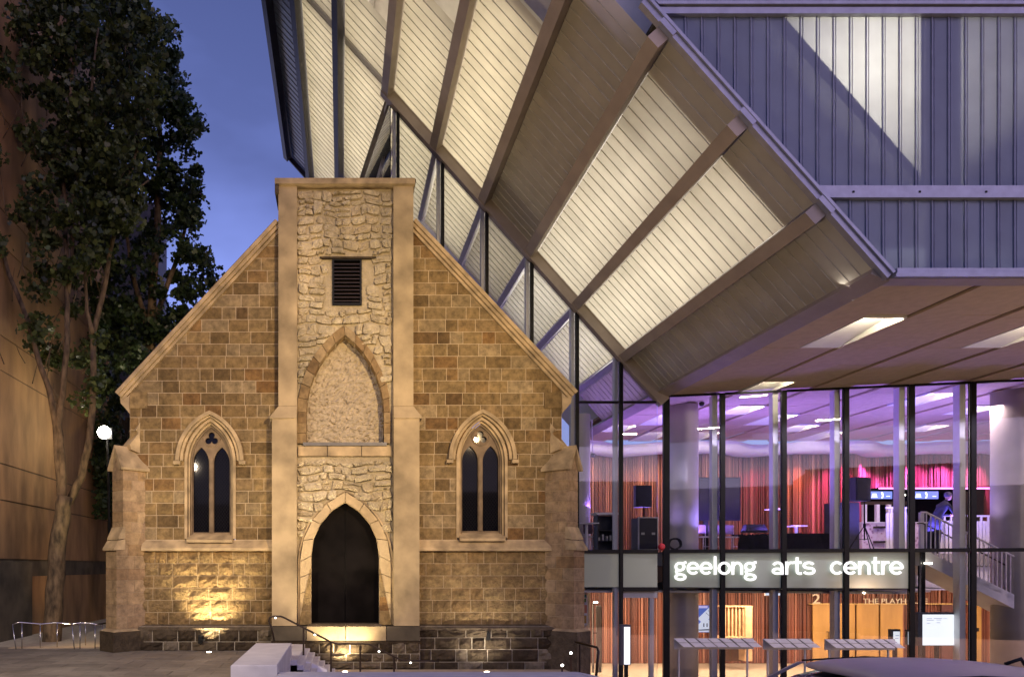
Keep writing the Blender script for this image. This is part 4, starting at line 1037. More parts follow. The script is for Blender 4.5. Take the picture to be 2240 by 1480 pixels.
def chair(x, y, rz, label, h=.45, grp='white framed chairs in the upper foyer'):
    t = thing('chair', (x, y, ZU), label, 'chair', grp)
    M().box(x-.2, x+.2, y-.2, y+.2, ZU+h, ZU+h+.035).build('seat', m_chr, t)
    M().prism([(x-.2, ZU+h+.12), (x+.2, ZU+h+.12), (x+.19, ZU+h+.42), (x-.19, ZU+h+.42)], y+.2, y+.225).build('backrest', m_dseat, t)
    for sx in (-1, 1):
        M().tube([(x+sx*.23, y-.23, ZU), (x+sx*.18, y-.18, ZU+h)], .014, 6).build('leg', m_chr, t)
        M().tube([(x+sx*.23, y+.26, ZU), (x+sx*.19, y+.2, ZU+h), (x+sx*.2, y+.23, ZU+h+.42)], .014, 6).build('leg', m_chr, t)
    M().tube([(x-.21, y-.2, ZU+.2), (x+.21, y-.2, ZU+.2)], .01, 5).build('stretcher', m_chr, t)
    t.rotation_euler = (0, 0, rz); return t
c0 = chair(X(1296, 23.6), 23.6, .4, 'white chair with dark back under the high table beside the church', .5)
def place(u, y, rz, label): copy_tree(c0, loc=(X(u, y), y, ZU), rz=rz, label=label)
place(1541, 23.8, 0.2, 'white chair left of the big black screen stand')
place(1566, 24.0, -.3, 'white chair directly below the big black screen')
place(1603, 23.9, .2, 'white chair right below the edge of the big black screen')
place(1276, 24.6, -.5, 'white chair half hidden behind the church buttress')
def htable(u, y, w, vt, label, dep=.5, mat=None):
    x = X(u, y); zt = Z(vt, y); t = thing('high_table', (x, y, ZU), label, 'table', 'white tables in the upper foyer')
    M().box(x-w/2, x+w/2, y-dep/2, y+dep/2, zt-.035, zt).build('table_top', m_wpaint, t)
    M().tube([(x, y, ZU), (x, y, zt-.035)], .045, 10).build('post', m_wpaint, t)
    M().lathe((x, y, ZU), [(.26, 0), (.25, .02), (.06, .035)], 20).build('base', m_wpaint, t)
htable(1283, 23.0, .62, 1143, 'white topped table next to the black shelving cabinet')
htable(1692, 23.5, .3, 1112, 'tall narrow white stand left of the second white fin')
htable(1742, 23.4, .42, 1149, 'low white table above the long black draped bench')
# black display screen on a stand
ysn = 24.2; x0, x1, z0, z1 = X(1528, ysn), X(1620, ysn), Z(1138, ysn), Z(1043, ysn)
t = thing('display_screen', ((x0+x1)/2, ysn, ZU), 'big black flat screen on a stand behind the glass', 'screen')
m_scr = plain('black_screen_glass', (.010, .009, .012), .12, bump=0)
M().box(x0, x1, ysn, ysn+.07, z0, z1).build('bezel', m_black, t); M().box(x0+.03, x1-.03, ysn-.006, ysn-.001, z0+.03, z1-.03).build('screen_face', m_scr, t)
M().box(x0+.18, x0+.34, ysn+.02, ysn+.1, ZU, z0).build('stand_post', m_black, t); M().box(x0-.02, x0+.55, ysn-.3, ysn+.3, ZU, ZU+.04).build('stand_foot', m_black, t)
# stage monitor and draped benches
def wedge(u0, u1, v0, y, label):
    a, b, z1 = X(u0, y), X(u1, y), Z(v0, y); z0 = z1-.26
    t = thing('stage_monitor', ((a+b)/2, y+.2, z0), label, 'stage monitor')
    m = M().hexa([(a, y, z0), (b, y, z0), (b, y+.4, z0), (a, y+.4, z0), (a+.12, y+.25, z1), (b, y+.2, z1), (b, y+.4, z1), (a+.12, y+.4, z1)]); m.build('cabinet', m_spk, t)
    m = M().hexa([(a+.03, y-.012, z0+.03), (b-.03, y-.012, z0+.03), (b-.03, y+.0, z0+.02), (a+.03, y, z0+.02), (a+.14, y+.2, z1-.02), (b-.03, y+.16, z1-.02), (b-.03, y+.19, z1-.02), (a+.14, y+.23, z1-.02)]); m.build('grille', m_grille, t)
wedge(1634, 1682, 1145, 22.9, 'black wedge stage monitor on the draped equipment pile')
def drape(u0, u1, v0, y, label, lump=.05):
    a, b, z1 = X(u0, y), X(u1, y), Z(v0, y); n = 26; m = M(); fn = lambda p, q, r: Vector((0, random.uniform(-.03, .03), random.uniform(-lump, lump*.3) if q > .2 else 0))
    vs = []; fs = []; m.grid((a, y, ZU), (b, y, ZU), (b-.04, y+.05, z1), (a+.1, y+.05, z1), n, 4, fn); m.grid((a+.1, y+.05, z1), (b-.04, y+.05, z1), (b-.04, y+.6, z1), (a+.1, y+.6, z1), n, 3, lambda p, q, r: Vector((0, 0, random.uniform(-lump, 0))))
    m.grid((b, y, ZU), (b, y+.6, ZU), (b-.04, y+.6, z1), (b-.04, y+.05, z1), 4, 3)
    m.build('draped_equipment', plain('black_drape', (.006, .006, .008), .9), None, smooth=True, label=label, cat='draped case')
drape(1612, 1700, 1166, 22.6, 'black cloth covered equipment pile below the stage monitor', .09)
drape(1716, 1832, 1165, 22.5, 'long black draped bench between two white fins', .02)
# coil of cable
m = M(); m.sm = True; cu_, cy_ = X(1474, 22.2), 22.2; pts = []
for k in range(110):
    a = k*.42; r = .17+.02*math.sin(k*.7); pts.append((cu_+r*math.cos(a)*1.1+k*.0006, cy_+.002*k-.1, ZU+.24+r*math.sin(a)*.95))
m.tube(pts, .012, 5); m.build('cable_coil', m_spk, None, label='coil of black cable leaning at the foot of the corner column', cat='cable')
# red alarm bell on the corner mullion
t = thing('alarm_bell', (X(1448, 21.3), 21.3, Z(1202, 21.3)), 'small red round alarm bell at the glass corner', 'alarm bell')
x, z = X(1448, 21.35), Z(1195, 21.35)
m = M(); vs = []; n = 20
for r, yy in ((.10, 21.40), (.10, 21.36), (.07, 21.32), (.02, 21.31)):
    for k in range(n): vs.append((x+r*math.cos(2*math.pi*k/n), yy, z+r*math.sin(2*math.pi*k/n)))
fs = [(i*n+k, i*n+(k+1) % n, (i+1)*n+(k+1) % n, (i+1)*n+k) for i in range(3) for k in range(n)]+[tuple(range(3*n, 4*n))]
m.add(vs, fs).build('bell_dome', plain('red_enamel', (.5, .02, .03), .35, bump=0), t)
M().box(x-.05, x+.05, 21.40, 21.425, z-.05, z+.05).build('mounting_plate', m_black, t)
# loudspeaker on its tripod, big cabinet behind
ty = 22.0
speaker(1869, 1905, 1043, 1094, ty, .4, 'dark blue lit loudspeaker raised on a black tripod before the bar', 'loudspeakers in the upper foyer', rz=.12)
tripod(X(1891, ty+.2), ty+.2, ZU, Z(1094, ty), 'black tripod carrying the raised loudspeaker before the bar', .48)
y = 23.6; x0, x1 = X(1847, y), X(1880, y)
t = thing('sub_speaker', ((x0+x1)/2, y+.3, ZU), 'large dark cabinet speaker standing left of the tripod', 'loudspeaker')
M().box(x0-.25, x1, y, y+.6, ZU, Z(1098, y)).build('cabinet', m_spk, t); M().box(x0-.22, x1-.03, y-.015, y-.002, ZU+.05, Z(1102, y)).build('grille', m_grille, t)
for z in (ZU+.4, ZU+1): M().box(x1, x1+.012, y+.2, y+.4, z, z+.08).build('handle', m_black, t)
# ---------------- bar opening in the wavy wall
by = YB
t = thing('bar_niche', ((barx0+barx1)/2, by, barz0), 'dark bar recess framed by a thin pink light line', 'bar')
M().box(barx0, barx1, by+1.3, by+1.35, barz0, barz1).build('back_wall', m_door, t)
for a, b, c, d in ((barx0, barx1, barz1-.03, barz1+.03), (barx1-.05, barx1, barz0, barz1-.03)): M().box(a, b, by-.85, by-.75, c, d).build('light_frame', m_pink, t)
M().box(barx0, barx1-.06, by-.75, by+1.3, barz1+.0, barz1+.04).build('recess_ceiling', m_door, t)
for u in (1975, 1905): M().box(X(u, by)-.12, X(u, by)+.12, by, by+.1, barz1-.22, barz1-.16).build('downlight', m_tube, t)
for u0, u1, lab in ((1903, 1952, 'glowing blue menu screen left of the fin above the bar'), (1999, 2053, 'glowing blue menu screen behind the man at the bar')):
    yy = by-.9; a, b, c, d = X(u0, yy), X(u1, yy), Z(1091, yy), Z(1073.5, yy)
    s = thing('menu_screen', ((a+b)/2, yy, c), lab, 'screen', 'blue menu screens over the bar')
    M().box(a, b, yy, yy+.05, c, d).build('housing', m_black, s)
    M().box(a+.01, b-.01, yy-.006, yy-.001, c+.01, d-.01).build('screen_face', emit('blue_screen', (.22, .32, .95), 1.0), s)
    m = M()
    for k in range(3): m.box(a+.05+.02*k, a+.30-.02*k, yy-.012, yy-.008, c+.07+k*.06, c+.105+k*.06)
    m.box(b-.25, b-.1, yy-.012, yy-.008, c+.1, c+.13); m.prism([(a+.45, c+.03), (a+.53, c+.05), (a+.55, c+.2), (a+.5, d-.03), (a+.44, d-.06), (a+.49, c+.15)], yy-.012, yy-.008)
    m.build('screen_graphic', emit('screen_white', (.85, .9, 1), 2), s)
yy = 27.6
def counter():
    a, b = X(1886, yy), X(2022, yy); t = thing('bar_counter', ((a+b)/2, yy, ZU), 'bar counter with pale pink patterned front', 'bar counter')
    m, tt, p = mat_new('floral_counter_front'); g = nd(tt, 'ShaderNodeNewGeometry'); v = nd(tt, 'ShaderNodeTexVoronoi'); v.inputs['Scale'].default_value = 7; v.feature = 'SMOOTH_F1'
    tt.links.new(g.outputs['Position'], v.inputs['Vector']); r = ramp(tt, [(.1, (.35, .2, .3)), (.3, (.75, .6, .7)), (.7, (.8, .72, .78))]); tt.links.new(v.outputs[0], r.inputs[0]); tt.links.new(r.outputs[0], p.inputs['Base Color'])
    z1 = Z(1141, yy); M().box(a, b, yy, yy+.7, ZU, z1-.05).build('counter_front', m, t); M().box(a-.05, b+.08, yy-.06, yy+.75, z1-.045, z1).build('counter_top', m_wpaint, t)
    for k in range(2): 
        o = M().box(X(1908, yy)+.02, X(1935, yy), yy-.25, yy-.02, ZU+.45+k*.55, ZU+.52+k*.55).build('shelf_ledge', m_bronze, t)
    return t
counter()
y = 28.6; 
for u0, u1 in ((1884, 1927), (1936, 1985)):
    a, b = X(u0, y), X(u1, y); c, d = ZU+.9, Z(1107, y)
for u, nm in ((1889, 1), (1917, 2), (1942, 3)):
    M().box(X(u, 27.9)-.06, X(u, 27.9)+.06, 27.8, 27.92, Z(1141, yy), Z(1103, 27.9)).build('bar_post', m_wpaint, None, label=['pale post at the left end of the bar counter', 'pale post in the middle of the bar counter', 'pale post near the fin on the bar counter'][nm-1], cat='post', group='pale posts standing on the bar counter')
M().box(X(1884, 28.3), X(1985, 28.3), 28.3, 28.35, Z(1096, 28.3), Z(1103, 28.3)).build('bar_shelf', m_bronze, None, label='dark shelf spanning above the bar counter', cat='shelf')
# pale slatted screen by the stair head
def slat_screen(u0, u1, v0, y, label, holes=False):
    a, b, z1 = X(u0, y), X(u1, y), Z(v0, y); t = thing('slatted_screen', ((a+b)/2, y, ZU), label, 'balustrade', 'pale slatted screens by the stair')
    n = max(3, int((b-a)/.11)); w = (b-a)/n
    for k in range(n): M().box(a+k*w+.012, a+(k+1)*w-.012, y, y+.03, ZU, z1-.2).build('slat', m_wpaint, t)
    M().box(a, b, y-.01, y+.04, z1-.06, z1).build('top_rail', m_wpaint, t)
    for k in range(n): M().box(a+k*w+.06, a+(k+1)*w-.0, y, y+.03, z1-.2, z1-.06).build('slat_head', m_wpaint, t) if k % 2 else None
slat_screen(1938, 1990, 1108, 24.4, 'pale slatted screen left of the stair head')
slat_screen(2054, 2112, 1125, 24.9, 'pale slatted balustrade behind the leaning man')
slat_screen(2118, 2180, 1126, 24.9, 'pale slatted balustrade left of the thick round column')
# ---------------- stair going down to the right, with its white balustrade
t = thing('staircase', (16.6, 21.3, ZG), 'pale staircase descending to the right with white picket balustrade', 'staircase')
sx, sy0, sy1, run, rise = 16.45, 20.62, 21.75, .31, .155; N = 24
for k in range(N):
    a = sx+k*run; z = ZU-(k+1)*rise; g = YG-1  # treads
    yl = max(sy0, PC.y+GD.y/GD.x*(a-PC.x)+.35)
    if yl < sy1-.2: M().hexa([(a, yl, z-.22), (a+run, yl, z-.22-rise), (a+run, sy1, z-.22-rise), (a, sy1, z-.22), (a, yl, z), (a+run, yl, z), (a+run, sy1, z), (a, sy1, z)]).build('step', m_wpaint, t)
def rail_pts(off, y): return [(sx-.1, y, ZU+off), (sx+.05, y, ZU+off), (sx+N*run, y, ZU-N*rise+off)]
m = M(); m.tube(rail_pts(1.08, sy0+.02), .028, 8); m.build('handrail', m_chr, t)
m = M(); m.tube(rail_pts(.78, sy0+.14), .02, 6); m.build('inner_handrail', m_bronze, t)
M().prism([(sx, ZU+.02), (sx+N*run, ZU+.02-N*rise), (sx+N*run, ZU-.10-N*rise), (sx, ZU-.16)], sy0, sy0+.03).build('stringer', m_wpaint, t)
for k in range(56):
    a = sx+.04+k*.125; z = ZU-(a-sx)/run*rise; M().box(a, a+.022, sy0+.005, sy0+.025, z-.3, z+1.07).build('picket', m_chr, t)
M().box(X(1996, 21.2), X(2004, 21.2), 20.9, 20.98, ZU, ZU+1.1).build('newel_post', m_wpaint, t)
m = M(); m.prism([(18.8, 2.28), (24.5, 2.28), (24.5, -.2), (20.2, 1.55), (18.8, 1.62)], 23.9, 24.1); m.build('spine_wall', m_wpaint, t)
# ---------------- ground floor
YD = YB-.15
def gbox(u0, u1, v0, v1, y, d, name, mat, par): return M().box(X(u0, y), X(u1, y), y, y+d, Z(v1, y), Z(v0, y)).build(name, mat, par)
t = thing('gold_doors', (X(1868, YD), YD, ZG), 'row of tall gold veneer doors to the auditorium', 'doors')
for u0, u1 in ((1778, 1815), (1817, 1870), (1874, 1922), (1926, 1975)): gbox(u0+.5, u1, 1322, 1446, YD-.1, .06, 'door_leaf', m_gold, t)
gbox(1774, 1985, 1319, 1321.5, YD-.16, .15, 'door_head', plain('gold_edge', (.6, .4, .15), .4), t)
for u in (1812.5, 1819): 
    m = M(); x, yy_ = X(u, YD-.2), YD-.22; m.tube([(x, YD-.1, Z(1380, YD)), (x, yy_, Z(1380, YD)), (x, yy_, Z(1398, YD)), (x, YD-.1, Z(1398, YD))], .02, 6); m.build('pull_handle', m_bronze, t)
t2 = thing('gold_doors', (X(2095, YD), YD, ZG), 'gold doors with a dark push plate seen below the stair', 'doors')
gbox(2060, 2108, 1322, 1446, YD-.1, .06, 'door_leaf', plain('plum_door', (.09, .03, .03), .5), t2)
gbox(2124, 2147, 1322, 1446, YD-.1, .06, 'door_leaf', m_gold, t2); gbox(2130, 2142, 1372, 1380, YD-.13, .02, 'push_plate', m_bronze, t2)
gbox(2018, 2150, 1319, 1321, YD-.16, .15, 'door_head', plain('gold_edge_b', (.6, .4, .15), .4), t2)
def text(s, u0, v0, u1, v1, y, name, mat, label, cat='sign', ext=.01):
    cu = bpy.data.curves.new('t', 'FONT'); cu.body = s; cu.extrude = ext; cu.size = 1
    ob = bpy.data.objects.new('t', cu); COL.objects.link(ob)
    me = bpy.data.meshes.new_from_object(ob.evaluated_get(bpy.context.evaluated_depsgraph_get()))
    a = np.array([p.co[:] for p in me.vertices]); mn, mx = a.min(0), a.max(0)
    x0, x1, z0, z1 = X(u0, y), X(u1, y), Z(v1, y), Z(v0, y)
    vs = [(x0+(p[0]-mn[0])/(mx[0]-mn[0])*(x1-x0), y-p[2], z0+(p[1]-mn[1])/(mx[1]-mn[1])*(z1-z0)) for p in a]
    m = M().add(vs, [tuple(p.vertices) for p in me.polygons]); bpy.data.objects.remove(ob); bpy.data.curves.remove(cu); bpy.data.meshes.remove(me)
    return m.build(name, mat, None, label=label, cat=cat)
m_let = emit('pale_gold_letter', (.8, .62, .4), .45)
text('2', 1777, 1298, 1794, 1319, YD-.2, 'door_number', m_let, 'pale number 2 above the left end of the gold doors')
text('THE PLAYHOUSE', 1888, 1308, 2029, 1319, YD-.2, 'hall_name', m_let, 'pale lettering THE PLAYHOUSE over the gold doors')
text('4', 2129, 1300, 2149, 1319, YD-.2, 'door_number', m_let, 'pale number 4 above the door by the stair')
# lit poster of the street front
y = 24.6; t = thing('poster', (X(1543, y), y, Z(1380, y)), 'blue and white illustrated poster beside the grey column', 'poster')
m_pb = emit('poster_blue', (.10, .17, .62), .7); m_pw = emit('poster_white', (.72, .78, .95), .8); m_pl = emit('poster_lilac', (.6, .55, .95), .8); m_pg = emit('poster_line', (.12, .14, .25), .3)
gbox(1519, 1568, 1323, 1382, y, .05, 'poster_board', m_pb, t)
def pposter(pts, d, mat, name): M().prism([(X(u, y), Z(v, y)) for u, v in pts], y-.004-d*.004, y-.001-d*.004).build(name, mat, t)
pposter([(1526, 1352), (1554, 1325), (1567, 1325), (1567, 1342), (1536, 1361)], 1, m_pw, 'canopy_shape')
pposter([(1521, 1372), (1526, 1366), (1536, 1356), (1544, 1348), (1552, 1356), (1566, 1358), (1566, 1381), (1521, 1381)], 2, m_pw, 'ground_shape')
pposter([(1525, 1324), (1548, 1324), (1547, 1329), (1525, 1329)], 1, m_pl, 'title_bar')
for a, b in ((1543, 1339), (1548, 1334), (1553, 1329)): pposter([(a, b), (a+9, b+8), (a+9.7, b+7.6), (a+.7, b-.6)], 3, m_pg, 'drawn_line')
for a in (1538, 1545, 1555): pposter([(a, 1362), (a+2.4, 1362), (a+2.4, 1370), (a, 1370)], 3, m_pg, 'drawn_window')
pposter([(1523, 1376), (1560, 1374), (1564, 1377), (1530, 1378)], 3, m_pg, 'drawn_line')
# timber niche, info sheets, exit panels, brochure racks
y = 28.5; t = thing('timber_booth', (X(1612, y), y, ZG), 'pale timber framed booth opening with upright fins', 'booth')
m_oak = plain('pale_oak', (.55, .36, .20), .5, bump=.05)
gbox(1578, 1647, 1324, 1327, y, .5, 'head_board', m_oak, t); gbox(1631, 1646, 1327, 1445, y, .5, 'end_board', m_oak, t)
for k in range(6): gbox(1585+k*8, 1588+k*8, 1327.5, 1390, y+.1, .3, 'fin', m_oak, t)
gbox(1582, 1631, 1327, 1445, y+.55, .03, 'back_board', plain('dark_oak', (.10, .05, .03), .6), t); gbox(1580, 1632, 1392, 1400, y-.2, .7, 'counter', m_oak, t)
for u0, u1, v0, v1, lab in ((1674, 1709, 1288, 1302, 'glowing pale blue panel under the ceiling left of the number 2'), (1937, 1961, 1286, 1296, 'glowing pale blue panel under the ceiling right of centre')):
    yy = 27; s = thing('hanging_panel', (X((u0+u1)/2, yy), yy, Z(v1, yy)), lab, 'sign', 'glowing panels hung under the ceiling')
    gbox(u0, u1, v0, v1, yy, .06, 'housing', m_wpaint, s); gbox(u0+1, u1-1, v0+1, v1-1, yy-.012, .008, 'panel_face', emit('panel_glow', (.6, .72, .9), 1.1), s)
    for a in (u0+5, u1-5): M().box(X(a, yy)-.006, X(a, yy)+.006, yy+.02, yy+.035, Z(v0, yy), 1.5).build('hanger', m_alu, s)
yr = 19.3
def rack(u0, u1, n, label, lift=0):
    t = thing('leaflet_rack', (X((u0+u1)/2, yr), yr, Z(1418, yr)), label, 'leaflet rack', 'slanted leaflet racks behind the car')
    w = (X(u1, yr)-X(u0, yr))/n
    for r in range(2):
        za = Z(1404+9*r+lift, yr); zb = Z(1396+9*r+lift, yr)
        for k in range(n):
            a = X(u0, yr)+k*w+.08*r; g = random.uniform(0, .03)
            M().add([(a+.05, yr-.01+r*-.12, za), (a+w+.02-g, yr-.01-r*.12, za), (a+w-.06-g, yr+.1-r*.12, zb), (a-.03, yr+.1-r*.12, zb), (a+.05, yr+.004-r*.12, za), (a+w+.02-g, yr+.004-r*.12, za), (a+w-.06-g, yr+.114-r*.12, zb), (a-.03, yr+.114-r*.12, zb)], [(0, 1, 2, 3), (4, 7, 6, 5), (0, 4, 5, 1), (1, 5, 6, 2), (2, 6, 7, 3), (3, 7, 4, 0)]).build('leaflet', m_wpaint, t)
    M().box(X(u0, yr), X(u1, yr), yr+.13, yr+.16, Z(1420+lift, yr), Z(1396+lift, yr)).build('rack_back', m_alu, t)
    for a in (X(u0+12, yr), X(u1-12, yr)): M().box(a-.02, a+.02, yr+.165, yr+.2, ZG, Z(1400, yr)).build('leg', m_alu, t)
rack(1480, 1655, 7, 'left slanted rack of pale leaflets near the glass corner')
rack(1676, 1782, 4, 'middle slanted rack of pale leaflets', 1)
rack(1812, 1966, 7, 'right slanted rack of pale leaflets beside the small tablets', 2)
# screens at the entrance
def totem(u0, u1, v0, v1, y, side, label, lines, cat='screen', z0=None, bright=3.0):
    a, b, c, d = X(u0, y), X(u1, y), Z(v1, y), Z(v0, y); t = thing('info_screen', ((a+b)/2, y, c if z0 is None else z0), label, cat)
    M().box(a-side, b+.02, y, y+.12, c-.02, d+.06).build('housing', m_pcbeam, t); M().box(a, b, y-.008, y-.001, c, d).build('screen_face', emit('white_screen', (.92, .95, 1), bright*.7), t)
    k = 0
    for (p, q, r, s) in lines: M().box(X(p, y), X(q, y), y-.014, y-.010, Z(s, y), Z(r, y)).build('text_line', emit('grey_print', (.5, .5, .6), .8), t)
    if z0 is not None: M().box((a+b)/2-.04, (a+b)/2+.04, y+.02, y+.1, z0, c-.02).build('stand_post', m_black, t)
    return t
totem(2018, 2087, 1343, 1410, 20.3, .13, 'large glowing white screen on a dark mast', [(2026, 2038, 1351, 1352.5), (2042, 2060, 1350.5, 1352), (2026, 2042, 1354.5, 1356), (2048, 2058, 1354, 1355.5), (2026, 2034, 1361, 1362.5), (2048, 2056, 1360, 1361.5), (2062, 2072, 1351, 1352)], z0=ZG, bright=1.6)
totem(1954, 1968, 1380, 1408, 20.6, .06, 'small glowing tablet left of the large white screen', [(1958, 1966, 1388, 1390), (1957, 1965, 1394, 1396)], z0=ZG, bright=1.3)
totem(1990, 2005, 1382, 1408, 20.6, .04, 'small glowing tablet touching the large white screen', [(1992, 2000, 1390, 1392), (1992, 1998, 1396, 1397)], z0=ZG, bright=1.3)
totem(1365, 1378, 1370, 1452, 19.0, .09, 'tall thin glowing totem screen near the church plinth', [(1367, 1374, 1384, 1386), (1367, 1372, 1389, 1390)], z0=ZG, bright=1.6)
x = X(2049, 20.1); t = thing('dark_mast', (x, 20.9, ZG), 'dark mast rising above the large white screen to a small lamp', 'mast')
M().box(x-.07, x+.05, 20.55, 20.67, ZG, Z(1205, 20.6)).build('pole', m_black, t); M().pz([(x-.22, 20.4), (x+.2, 20.4), (x+.12, 20.8), (x-.12, 20.8)], Z(1207, 20.6), Z(1203, 20.6)).build('head', m_black, t)
M().box(x-.13, x-.10, 20.5, 20.53, ZG, Z(1205, 20.6)).build('steel_edge', m_steel, t); M().box(x-.03, x+.14, 20.42, 20.5, Z(1233, 20.6), Z(1229, 20.6)).build('lamp', m_tube, t)
# shelves with items and a door beside the church
y = 26.5; t = thing('foyer_door', (X(1305, y), y, ZG), 'timber door frame with a narrow pale opening beside the church', 'door')
gbox(1297, 1300, 1318, 1470, y, .1, 'frame_left', m_gconc, t); gbox(1304, 1316, 1324, 1470, y+.05, .03, 'glazed_panel', m_gconc, t); gbox(1300, 1308, 1315, 1318, y, .1, 'frame_head', m_tube, t); gbox(1299, 1305, 1382, 1385, y-.1, .06, 'push_bar', m_black, t)
# bright painted panel half hidden behind the buttress
y = 22.6; t = thing('painted_panel', (X(1281, y), y, ZG), 'colourful painted panel half hidden behind the right buttress', 'painting')
gbox(1274, 1285, 1285, 1366, y, .03, 'panel', m_wpaint, t)
for k, (c, v0, v1) in enumerate((((.02, .02, .02), 1288, 1296), ((.02, .3, .3), 1300, 1306), ((.05, .3, .05), 1308, 1316), ((.6, .2, .1), 1322, 1340), ((.6, .35, .05), 1345, 1362))): gbox(1275, 1284-k % 3, v0, v1, y-.006, .004, 'painted_patch', plain('paint_patch', c, .6, bump=0), t)
# security cameras
for u, v, y, lab in ((1535, 884, 22.4, 'dome camera under the ceiling right of the corner column'), (1297, 996, 25, 'dome camera under the ceiling near the slim white column')):
    x, z = X(u, y), Z(v, y); t = thing('dome_camera', (x, y, z), lab, 'camera', 'dome cameras under the foyer ceiling')
    M().tube([(x, y, z+.05), (x-.04, y, ZC)], .018, 6).build('stem', m_wpaint, t); m = M(); m.sm = True; m.lathe((x, y, z-.06), [(.02, 0), (.06, .02), (.075, .06), (.075, .12), (.03, .14)], 14); m.build('dome', m_spk, t)
# ---------------- illuminated name on the spandrel
def arcp(cx_, cy_, rx, ry, a0, a1, n=16): return [(cx_+rx*math.cos(math.radians(a0+(a1-a0)*k/n)), cy_+ry*math.sin(math.radians(a0+(a1-a0)*k/n))) for k in range(n+1)]
GL = {
 'e': (1.12, [[(.12, .5), (1.0, .5)]+arcp(.56, .5, .44, .41, 0, 318, 22)]),
 'o': (1.14, [arcp(.57, .5, .45, .41, 0, 360, 26)]),
 'c': (1.06, [arcp(.56, .5, .44, .41, 42, 318, 20)]),
 'l': (.42, [[(.21, 0), (.21, 1.42)]]),
 'n': (1.08, [[(.16, 0), (.16, 1.0)], [(.16, .45)]+arcp(.54, .52, .36, .39, 165, 0, 12)+[(.9, 0)]]),
 'r': (.66, [[(.16, 0), (.16, 1.0)], [(.16, .5)]+arcp(.5, .5, .34, .41, 160, 82, 8)+[(.66, .9)]]),
 't': (.72, [[(.3, 1.32), (.3, .3)]+arcp(.5, .3, .2, .22, 180, 275, 6)+[(.66, .1)], [(.04, .92), (.64, .92)]]),
 's': (1.0, [arcp(.48, .7, .36, .21, 20, 180, 10)+arcp(.36, .68, .24, .16, 185, 265, 4)+arcp(.62, .30, .26, .19, 95, 0, 6)+arcp(.5, .27, .38, .19, 0, -165, 10)]),
 'a': (1.02, [arcp(.48, .64, .34, .27, 160, 30, 8)+[(.82, .6), (.82, 0)], arcp(.46, .27, .34, .18, 0, 360, 18)+[(.82, .3)]]),
 'g': (1.08, [arcp(.50, .62, .36, .28, 0, 360, 22), [(.76, .84), (.92, .94), (1.06, .95)], [(.26, .36), (.18, .22), (.26, .08), (.52, .06)]+arcp(.54, -.18, .42, .20, 90, -270, 22)]),
}
m_sign = emit('white_sign_letter', (1, 1, .98), 1.1)
sign = thing('name_sign', tuple(gpos(1720)+Vector((0, 0, 2.0))), 'illuminated white lower case letters reading geelong arts centre', 'sign')
def word(s, u0, u1):
    adv = [GL[c][0] for c in s]; tot = sum(adv)-.1; p0, p1 = gpos(u0), gpos(u1); Lw = (p1-p0).length; sc = Lw/tot; h = .375; x = 0
    base = Z(1256, (p0.y+p1.y)/2)
    for c, a in zip(s, adv):
        m = M(); wS = .070
        for pl in GL[c][1]:
            pts = [(x+px-.04, py) for px, py in pl]; P3 = [p0+GD*(q[0]*sc)+Vector((0, 0, base-CZ*0+q[1]*h)) for q in pts]
            n = len(P3); L_, R_ = [], []
            closed = (P3[0]-P3[-1]).length < .01
            for i in range(n):
                if closed: a0, b0 = P3[i-1] if i else P3[-2], P3[i+1] if i < n-1 else P3[1]
                else: a0, b0 = P3[max(i-1, 0)], P3[min(i+1, n-1)]
                tt = (b0-a0).normalized(); nn = tt.cross(GN).normalized()*(wS/2); L_.append(P3[i]+nn); R_.append(P3[i]-nn)
            vs = []
            for l, r in zip(L_, R_): vs += [l+GN*.085, r+GN*.085, r+GN*.115, l+GN*.115]
            fs = []
            for i in range(n-1):
                for e in range(4): fs.append((4*i+e, 4*i+(e+1) % 4, 4*i+4+(e+1) % 4, 4*i+4+e))
            fs += [(0, 3, 2, 1), (4*n-4, 4*n-3, 4*n-2, 4*n-1)]; m.add(vs, fs)
        o = m.build('letter', m_sign, sign); recalc(o); x += a
# GN must point to the street
if GN.y > 0: GN = -GN
word('geelong', 1474, 1651); word('arts', 1686, 1779); word('centre', 1813, 1971)
# ================================================================== PEOPLE
m_skin = plain('skin', (.45, .24, .17), .5, bump=0, var=.05); m_navy = plain('dark_navy_cloth', (.012, .012, .03), .9, bump=.2); m_red = plain('red_hair', (.35, .09, .03), .6, bump=.4)
def skin_body(name, J, E, mat, parent, root=0):
    me = bpy.data.meshes.new(name); o3 = Vector(J[root][0])
    me.from_pydata([tuple(Vector(p)-o3) for p, r in J], E, []); me.materials.append(mat)
    ob = bpy.data.objects.new(name, me); COL.objects.link(ob)
    md = ob.modifiers.new('s', 'SKIN'); md.use_smooth_shade = True
    for v, (p, r) in zip(me.skin_vertices[0].data, J): v.radius = (r, r) if not isinstance(r, tuple) else r
    me.skin_vertices[0].data[root].use_root = True
    ob.modifiers.new('b', 'SUBSURF').levels = 1
    new = bpy.data.meshes.new_from_object(ob.evaluated_get(bpy.context.evaluated_depsgraph_get())); ob.modifiers.clear(); ob.data = new
    if not new.materials: new.materials.append(mat)
    for p in new.polygons: p.use_smooth = True
    ORG[ob.name] = o3; ob.parent = parent; ob.location = o3-ORG[parent.name]; return ob
